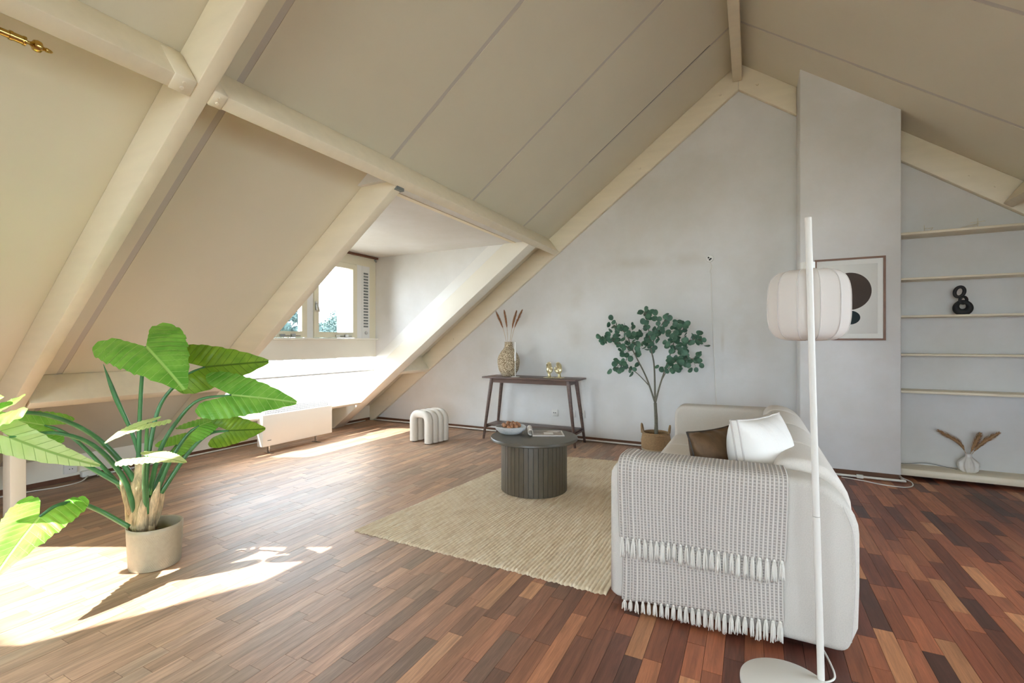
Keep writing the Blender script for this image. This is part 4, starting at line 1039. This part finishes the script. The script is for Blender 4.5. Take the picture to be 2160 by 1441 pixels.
# ---- big elephant ear plant in a taupe planter
PC = Vector((-2.985, 1.435, 0))
pt = thing('planter', PC, 'round taupe textured planter holding the big leafy plant', 'planter')
m = MB(); seg = 96
pf = [(.112, 0), (.118, .004), (.125, .10), (.129, .205), (.130, .226), (.127, .229), (.120, .226), (.118, .16), (.0, .155)]
m.lathe(pf, PC, seg, caps=False); m.f.append(tuple(range(seg-1, -1, -1))); m.build('planter_body', M['pot'], pt, smooth=50)
dots = MB()
for j in range(22):
    z = .012+j*.0086
    for k in range(80):
        a = 2*PI*(k+.5*(j % 2))/80; r = lerp(.1185, .1288, z/.205)
        c = Vector((PC.x+math.cos(a)*r, PC.y+math.sin(a)*r, z)); ta = Vector((-math.sin(a), math.cos(a), 0)); no_ = Vector((math.cos(a), math.sin(a), 0))
        dots.add([c-ta*.0034, c+Vector((0, 0, .0032)), c+ta*.0034, c-Vector((0, 0, .0032)), c+no_*.0016], [(0, 3, 4), (3, 2, 4), (2, 1, 4), (1, 0, 4)])
dots.build('dimple_relief', M['pot'], pt, recalc=False, kind='stuff')
MB().lathe([(0, .157), (.116, .158), (.06, .175), (0, .18)], PC, 24, caps=False).build('soil', M['soil'], pt, smooth=180)
pl = thing('elephant_ear_plant', PC+Vector((0, 0, .16)), 'big elephant ear plant with wavy arrow leaves', 'plant')
m = MB(); m.tube(bez([(-3.03, 1.40, .17), (-3.045, 1.385, .36), (-3.04, 1.385, .48), (-3.03, 1.39, .60)], 8), [.052+.007*math.sin(i*.55)-.0009*i for i in range(25)], 14)
m.build('stump', M['barkplant'], pl, smooth=180)
for k, (b_, t_, w) in enumerate([((-3.0, 1.40, .20), (-2.93, 1.43, .47), .030), ((-3.06, 1.37, .18), (-3.10, 1.35, .42), .03), ((-2.98, 1.37, .20), (-2.95, 1.36, .40), .028), ((-3.02, 1.43, .2), (-2.98, 1.48, .42), .03), ((-3.05, 1.36, .3), (-3.08, 1.31, .52), .026)]):
    b_, t_ = Vector(b_), Vector(t_)
    MB().tube([b_, b_.lerp(t_, .35), b_.lerp(t_, .7), t_], [w, w*1.05, w*.75, .004], 9, flat=.45).build('sheath', M['barkplant'], pl, smooth=180)
OUT = [(0, 1.0), (4, .885), (10.5, .725), (21.8, .555), (41, .415), (69, .35), (98, .372), (119, .44), (134, .50), (146, .505), (153, .45), (158, .36)]
PHM = math.radians(158)
def rad(phi):
    d = abs(math.degrees(phi))
    for i in range(len(OUT)-1):
        if OUT[i][0] <= d <= OUT[i+1][0]:
            t = (d-OUT[i][0])/(OUT[i+1][0]-OUT[i][0]); t = t*t*(3-2*t)*.5+t*.5; return lerp(OUT[i][1], OUT[i+1][1], t)
    return .36
def bigleaf(A, T, nrm, mat, wf=1.0, arch=.10, fold=.18, rip=.011, stalk=None, r0=.013, label=None):
    A, T = Vector(A), Vector(T); L = (T-A).length; y = (T-A).normalized(); n = Vector(nrm); n = (n-y*n.dot(y)).normalized(); x = y.cross(n)
    NA, NR = 96, 14; m = MB(); vs = []; uv = []
    for j in range(NR+1):
        q = j/NR
        for k in range(NA):
            ph = -PHM+2*PHM*k/(NA-1); rr2 = rad(ph)*q
            lx = math.sin(ph)*rr2*wf*1.12; ly = math.cos(ph)*rr2
            w = ly-.75*abs(lx); amp = min(1, abs(lx)*3.2)
            z = arch*4*(max(-.3, ly)*(1-ly))*.5+fold*abs(lx)-rip*amp*math.cos(2*26*w)*1.2-.35*max(0, abs(lx)-.18)**1.2
            ly2 = ly+amp*.007*math.sin(52*w+1)
            vs.append(A+x*(lx*L)+y*(ly2*L)+n*(z*L)); uv.append((lx, ly))
    fs = [(j*NA+k, j*NA+(k+1) % NA, (j+1)*NA+(k+1) % NA, (j+1)*NA+k) for j in range(NR) for k in range(NA) if k != NA-1]
    m.add(vs, fs); m.uv = uv
    o = m.build('leaf', mat, pl, smooth=180, recalc=False)
    if label: o['label'] = label
    if stalk:
        path = bez([A]+[Vector(s_) for s_ in stalk], 8); k = len(path)
        MB().tube(path, [lerp(.0055, r0, (i/(k-1))**.7) for i in range(k)], 9).build('stalk', M['petiole'], o, smooth=180)
    return o
base = (-3.02, 1.39, .30)
CD = Vector((2.6, -1.4, .3)).normalized()      # towards the room
UP = Vector((0, 0, 1)); LEFT = Vector((-.891, -.454, 0))
bigleaf((-2.934, 1.366, 1.222), (-2.523, 1.351, .993), CD*.62+UP*.75+LEFT*.25, M['leaf'], 1.0, .05, .10, stalk=[(-2.985, 1.376, 1.12), (-3.015, 1.378, .93), (-3.03, 1.376, .62), (-3.03, 1.38, .40)])
bigleaf((-2.856, 1.63, 1.10), (-2.689, 1.94, 1.125), CD*1.0+UP*.12, M['leafdark'], .95, .06, .05, stalk=[(-2.923, 1.562, 1.049), (-3.006, 1.475, .897), (-3.01, 1.421, .664), (-3.02, 1.40, .40)])
bigleaf((-2.668, 1.67, .941), (-2.446, 1.952, .875), CD*1.0+UP*.45, M['leaf'], .95, .05, .08, stalk=[(-2.813, 1.574, .915), (-2.885, 1.496, .80), (-2.935, 1.431, .632), (-2.98, 1.405, .40)])
bigleaf((-2.782, 1.724, .717), (-2.77, 1.965, .69), CD*.9-UP*.05, M['leafdark'], .95, .05, .06, stalk=[(-2.836, 1.64, .705), (-2.894, 1.554, .60), (-2.95, 1.448, .40)])
bigleaf((-2.834, 1.586, .764), (-2.86, 1.79, .79), CD*.55+UP*.8, M['leaf'], .95, .08, -.12, stalk=[(-2.873, 1.543, .715), (-2.913, 1.477, .582), (-2.96, 1.419, .38)])
bigleaf((-2.81, 1.317, .821), (-2.824, 1.131, .745), UP*1.0+CD*.12, M['leafpale'], .9, .10, .10, stalk=[(-2.86, 1.335, .75), (-2.934, 1.366, .527), (-2.97, 1.385, .30)])
bigleaf((-3.102, .887, .802), (-2.995, 1.205, .60), CD*.9-UP*.25+LEFT*.2, M['leafpale'], .55, .10, .06, stalk=[(-3.036, 1.033, .80), (-3.057, 1.191, .70), (-3.045, 1.312, .502), (-3.03, 1.365, .276)], r0=.015)
bigleaf((-3.692, 1.204, .757), (-3.807, .977, .829), CD*.7+UP*.6, M['leaf'], .95, .08, .08, stalk=[(-3.54, 1.225, .735), (-3.379, 1.262, .655), (-3.175, 1.322, .481), (-3.06, 1.37, .33)], r0=.012)
bigleaf((-3.037, .808, .91), (-3.15, .60, .72), CD*.3+UP*.9, M['leaf'], .95, .10, .10, stalk=[(-3.028, .93, .915), (-3.06, 1.077, .85), (-3.09, 1.227, .72), (-3.045, 1.343, .519), (-3.03, 1.38, .35)], r0=.016)
bigleaf((-2.977, .951, .426), (-2.794, .744, .255), UP*.95+CD*.35, M['leaf'], 1.05, .06, .08, stalk=[(-2.972, 1.011, .462), (-3.012, 1.099, .442), (-3.035, 1.202, .365), (-2.99, 1.312, .25)], r0=.013)
bigleaf((-3.36, .70, .93), (-3.05, .862, .99), CD*.5+UP*.7, M['leaf'], 1.0, .05, .08, stalk=[(-3.28, .86, .88), (-3.2, 1.08, .70), (-3.08, 1.33, .45)])
bigleaf((-2.70, 1.262, .672), (-2.47, 1.33, .65), UP*.95+CD*.18, M['leafpale'], .95, .06, .06, stalk=[(-2.78, 1.29, .63), (-2.90, 1.34, .50), (-2.97, 1.38, .32)], r0=.010)
bigleaf((-3.114, 1.611, .621), (-3.15, 1.80, .67), CD*.6+UP*.5, M['leaf'], .95, .05, .06, stalk=[(-3.09, 1.54, .54), (-3.05, 1.44, .36)], r0=.010)
sp = bez([(-3.08, 1.236, 1.129), (-3.079, 1.292, .94), (-3.045, 1.365, .697), (-3.02, 1.40, .45)], 8)
MB().tube(sp, [.0012, .003, .005, .007, .0085, .010, .011, .0115, .012, .012, .0115, .011, .0105]+[.010]*(len(sp)-13), 9).build('rolled_leaf', M['petiole'], pl, smooth=180)

# ---- shelves right of the chimney breast
names = ['topmost', 'second from the top', 'third from the top carrying the black sculpture', 'fourth from the top', 'fifth from the top', 'lowest wide']
labs = ['topmost cream wall shelf under the sloping rafter', 'second cream wall shelf from the top', 'cream wall shelf carrying the black sculpture', 'empty cream wall shelf below the sculpture shelf', 'second lowest empty cream wall shelf', 'low cream plinth shelf carrying the white vase']
for (z, th_, yf), lb in zip([(2.245, .022, 5.44), (1.832, .018, 5.46), (1.489, .018, 5.46), (1.137, .018, 5.46), (.803, .022, 5.43), (.091, .060, 5.43)], labs):
    x1 = 2.3 if z > 2.1 else (2.75 if z > 1.7 else 3.2)
    o = MB().box((1.189, yf, z-th_), (x1, YB-.001, z)).build('wall_shelf', M['beam'], bevel=.002, bseg=1)
    tag(o, lb, 'shelf', 'cream shelves beside the chimney breast')
# black knot sculpture
KC = Vector((1.685, 5.555, 1.489))
kn = thing('knot_sculpture', KC, 'black ceramic sculpture of interlocked rings on shelf', 'sculpture')
def loop(c, rx, rz, r, tilt, yaw, name, rmod=None):
    Mx = Matrix.Rotation(yaw, 3, 'Z') @ Matrix.Rotation(tilt, 3, 'Y'); n = 40; P = []
    m = MB(); vs = []; seg = 10
    for i in range(n):
        a = 2*PI*i/n; p = Vector((rx*math.cos(a), 0, rz*math.sin(a))); o_ = Vector((math.cos(a), 0, math.sin(a)))
        rr3 = r*(rmod(a) if rmod else 1)
        for q in range(seg):
            b = 2*PI*q/seg; vs.append(Vector(c)+Mx @ (p+o_*math.cos(b)*rr3+Vector((0, 1, 0))*math.sin(b)*rr3*1.15))
    m.add(vs, [(i*seg+q, i*seg+(q+1) % seg, ((i+1) % n)*seg+(q+1) % seg, ((i+1) % n)*seg+q) for i in range(n) for q in range(seg)])
    m.build(name, M['black'], kn, smooth=180)
loop(KC+Vector((.0, 0, .068)), .048, .048, .021, .3, .1, 'ring', lambda a: 1.15+.35*math.cos(a+PI/2-.4))
loop(KC+Vector((.002, -.004, .130)), .032, .030, .011, -.6, .5, 'ring')
loop(KC+Vector((-.022, 0, .205)), .031, .045, .0135, .25, -.2, 'ring')
MB().lathe([(0, 0), (.035, 0), (.037, .012), (0, .03)], KC, 20, caps=False).build('sculpture_foot', M['black'], kn, smooth=60)
# white pleated vase with three plumes
PV = Vector((1.722, 5.55, .091))
m = MB(); m.lathe(fine([(.045, 0), (.07, .02), (.082, .05), (.074, .085), (.045, .115), (.024, .135), (.022, .155), (.026, .165), (.02, .165), (.017, .14), (0, .12)], 3), PV, 72, fn=lambda a, z: 1-.30*abs(math.sin(4.5*a+z*4))*min(1, max(.15, (.15-z)/.07)), caps=False)
m.f.append(tuple(range(71, -1, -1)))
tag(m.build('pleated_vase', M['ceramicw'], smooth=70), 'small white pleated vase on the low shelf', 'vase')
for i, (tip, bnd, lb) in enumerate([((1.515, 5.52, .44), .04, 'tan plume arching left out of the pleated vase'), ((1.79, 5.53, .435), 0, 'middle tan plume in the pleated vase'), ((1.905, 5.52, .455), -.02, 'tan plume leaning right out of the pleated vase')]):
    plume('pampas_stem', PV+Vector(((i-1)*.006, 0, .13)), tip, .25, .032, M['pampas2'], lb, 'plumes in the pleated vase', seed=40+i, bend=bnd)
# thin wire ornaments lying on the topmost shelf
def wires(x, y, z, segs, label):
    o = MB()
    for a, b in segs: o.tube([Vector((x, y, z))+Vector(a), Vector((x, y, z))+Vector(b)], .0016, 6)
    tag(o.build('wire_ornament', M['gold']), label, 'ornament', 'wire ornaments on the topmost shelf')
wires(1.42, 5.56, 2.2465, [((-.09, 0, 0), (.06, 0, .012)), ((0, 0, 0), (0, 0, .075)), ((0, 0, .04), (.07, .03, .05)), ((.03, .0, 0), (.07, .03, .05))], 'pale wire frame on the topmost shelf near the chimney')
wires(1.76, 5.54, 2.2465, [((-.16, 0, 0), (.03, 0, .045)), ((.02, 0, 0), (.02, 0, .09)), ((-.03, 0, .055), (.07, 0, .06)), ((-.04, .02, 0), (.02, .02, .04))], 'pale wire frame on the topmost shelf further right')

# ---- framed print on the chimney breast
fp = thing('framed_print', (.806, 5.27, 1.26), 'walnut framed abstract print on the chimney breast', 'picture')
x0, x1, z0, z1, yb, yf = .537, 1.075, 1.261, 2.02, 5.271, 5.248
m = MB(); t = .017
m.box((x0, yf, z0), (x1, yb, z0+t)); m.box((x0, yf, z1-t), (x1, yb, z1)); m.box((x0, yf, z0+t), (x0+t, yb, z1-t)); m.box((x1-t, yf, z0+t), (x1, yb, z1-t))
m.build('frame', M['frame'], fp)
MB().box((x0+t, 5.262, z0+t), (x1-t, 5.270, z1-t)).build('mount', M['mount'], fp)
pp_ = MB().box((x0+.065, 5.259, z0+.062), (x1-.058, 5.263, z1-.062)).build('print_sheet', M['paper'], fp, bevel=.001, bseg=1)
def disc(cx_, cz_, rx, rz, y, mat, name):
    MB().prism([(cx_+rx*math.cos(2*PI*k/48), cz_+rz*math.sin(2*PI*k/48)) for k in range(48)], y-.0008, y, 'Y').build(name, mat, pp_)
disc(.808, 1.712, .166, .172, 5.2589, M['shapeb'], 'brown_shape')
disc(.812, 1.470, .078, .064, 5.2589, M['shapeg'], 'dark_green_shape')

# ---- sockets, cables, pipes
def plate(name, x, z, w, h, label, group=None, kind='double'):
    t = thing(name, (x, YB, z-h/2), label, 'socket', group)
    b = MB().box((x-w/2, YB-.012, z-h/2), (x+w/2, YB-.0005, z+h/2)).build('plate', M['plastic'], t, bevel=.003, bseg=2)
    for dx in ((-.014, .014) if kind == 'double' else (0,)):
        MB().tube([(x+dx, YB-.0125, z), (x+dx, YB-.008, z)], .006, 10).build('hole', M['dark'], t)
    if kind == 'double': MB().box((x-.012, YB-.0128, z-.0015), (x+.012, YB-.012, z+.0015)).build('slot', M['dark'], t)
    return t
plate('wall_socket', -2.27, .325, .085, .085, 'white square wall socket under the console table')
plate('wall_switch', -2.02, .33, .055, .085, 'small white wall box behind the console leg', kind='one')
plate('wall_switch', -1.895, .335, .06, .09, 'small white wall box right of the console leg', kind='one')
jb = thing('junction_box', (-.411, YB, 2.15), 'round white junction box with loose wires on gable wall', 'junction box')
MB().tube([(-.411, YB, 2.178), (-.411, YB-.014, 2.178)], [.042, .036], 24).build('rim', M['plastic'], jb, smooth=40)
for dx, dz in ((-.012, .010), (.012, -.004), (0, -.014)): MB().ball((-.411+dx, YB-.016, 2.178+dz), .009, 8, 6).build('terminal', M['dark'], jb, smooth=180)
wc = bez([(-.411, YB-.014, 2.15), (-.39, YB-.012, 2.09), (-.405, YB-.012, 2.03), (-.396, YB-.006, 1.99), (-.392, YB-.005, 1.7), (-.375, YB-.006, 1.36), (-.36, YB-.005, .95), (-.343, YB-.006, .55), (-.34, YB-.006, .08)], 8)
tag(MB().tube(wc, .0042, 7).build('wall_cable', M['cable'], smooth=180), 'thin white cable hanging down the gable wall', 'cable')
pipe = bez([(-5.30, 5.60, .022), (-4.0, 5.645, .02), (-2.5, 5.645, .018), (-1.0, 5.645, .018), (.40, 5.645, .018)], 6)
tag(MB().tube(pipe, .011, 10).build('floor_pipe', M['pipe'], smooth=180), 'white pipe along the foot of the gable wall', 'pipe')
pip2 = MB().tube(bez([(.40, 5.24, .018), (.8, 5.245, .018), (1.18, 5.25, .018), (1.20, 5.27, .02), (1.20, 5.40, .03)], 8), .011, 10)
o = tag(pip2.build('floor_pipe', M['pipe'], smooth=180), 'white pipe round the foot of the chimney breast', 'pipe')
MB().box((.86, 5.228, .003), (.91, 5.262, .036)).build('pipe_joint', M['pipe'], o, bevel=.004)
tag(MB().tube(bez([(.74, 5.20, .007), (.90, 5.15, .006), (1.01, 5.09, .006), (1.157, 5.077, .006), (1.235, 5.15, .006), (1.26, 5.27, .012), (1.225, 5.33, .02), (1.20, 5.33, .03)], 8), .0045, 8).build('loop_cable', M['cable'], smooth=180), 'white cable looping on the floor beside the chimney breast', 'cable')
tag(MB().tube(bez([(1.20, 5.60, .095), (1.33, 5.60, .11), (1.45, 5.60, .125), (1.56, 5.60, .11), (1.66, 5.60, .095)], 6), .003, 6).build('shelf_cable', M['grey'], smooth=180), 'thin grey cable arching over the low shelf', 'cable')
# knee wall socket with plug and cable
sk = thing('double_socket', (XL, 1.93, .09), 'white double socket on the knee wall behind the plant', 'socket')
MB().box((XL, 1.885, .075), (XL+.028, 1.975, .225)).build('plate', M['plastic'], sk, bevel=.004)
for z in (.115, .185):
    for dy in (-.010, .010): MB().tube([(XL+.027, 1.93+dy, z), (XL+.0295, 1.93+dy, z)], .004, 8).build('hole', M['dark'], sk)
bx_ = tag(MB().box((XL+.001, 2.0, .02), (XL+.055, 2.11, .075)).build('cable_box', M['plastic'], bevel=.008), 'white cable box on the floor by the knee wall', 'cable box')
tag(MB().tube(bez([(XL+.06, 2.04, .03), (-5.30, 1.96, .006), (-5.27, 1.80, .006), (-5.33, 1.62, .006), (-5.36, 1.3, .006), (-5.36, .9, .006)], 8), .005, 8).build('floor_cable', M['cable'], smooth=180), 'cream cable along the knee wall behind the post', 'cable')
tag(MB().tube(bez([(XL+.02, 2.12, .012), (XL+.025, 3.2, .012), (XL+.025, 4.6, .012), (XL+.03, 5.5, .012)], 6), .009, 8).build('floor_pipe', M['pipe'], smooth=180), 'white pipe along the knee wall under the dormer', 'pipe')
# brass curtain pole at the upper left corner
ro = thing('curtain_pole', (-2.3, .6, 2.318), 'polished brass curtain pole with turned finial', 'curtain pole')
def rodp(y): return (-2.3, y, 2.318)
MB().tube([rodp(-1.6), rodp(.655)], .0125, 16).build('pole', M['brass'], ro, smooth=40)
fin = [(.655, .0125), (.656, .0165), (.664, .0165), (.665, .0145), (.69, .0145), (.691, .0165), (.698, .0165), (.699, .007), (.708, .006), (.714, .010), (.718, .018), (.728, .0215), (.738, .019), (.745, .009), (.749, .0055), (.752, .008), (.758, .008), (.768, .005), (.772, .001)]
MB().tube([rodp(y) for y, r in fin], [r for y, r in fin], 18).build('finial', M['brass'], ro, smooth=35)
for y in (.50, -1.4): MB().tube([rodp(y), (-2.3, y, 2.40), (-2.33, y, zc(-2.33))], .006, 8).build('bracket', M['brass'], ro)
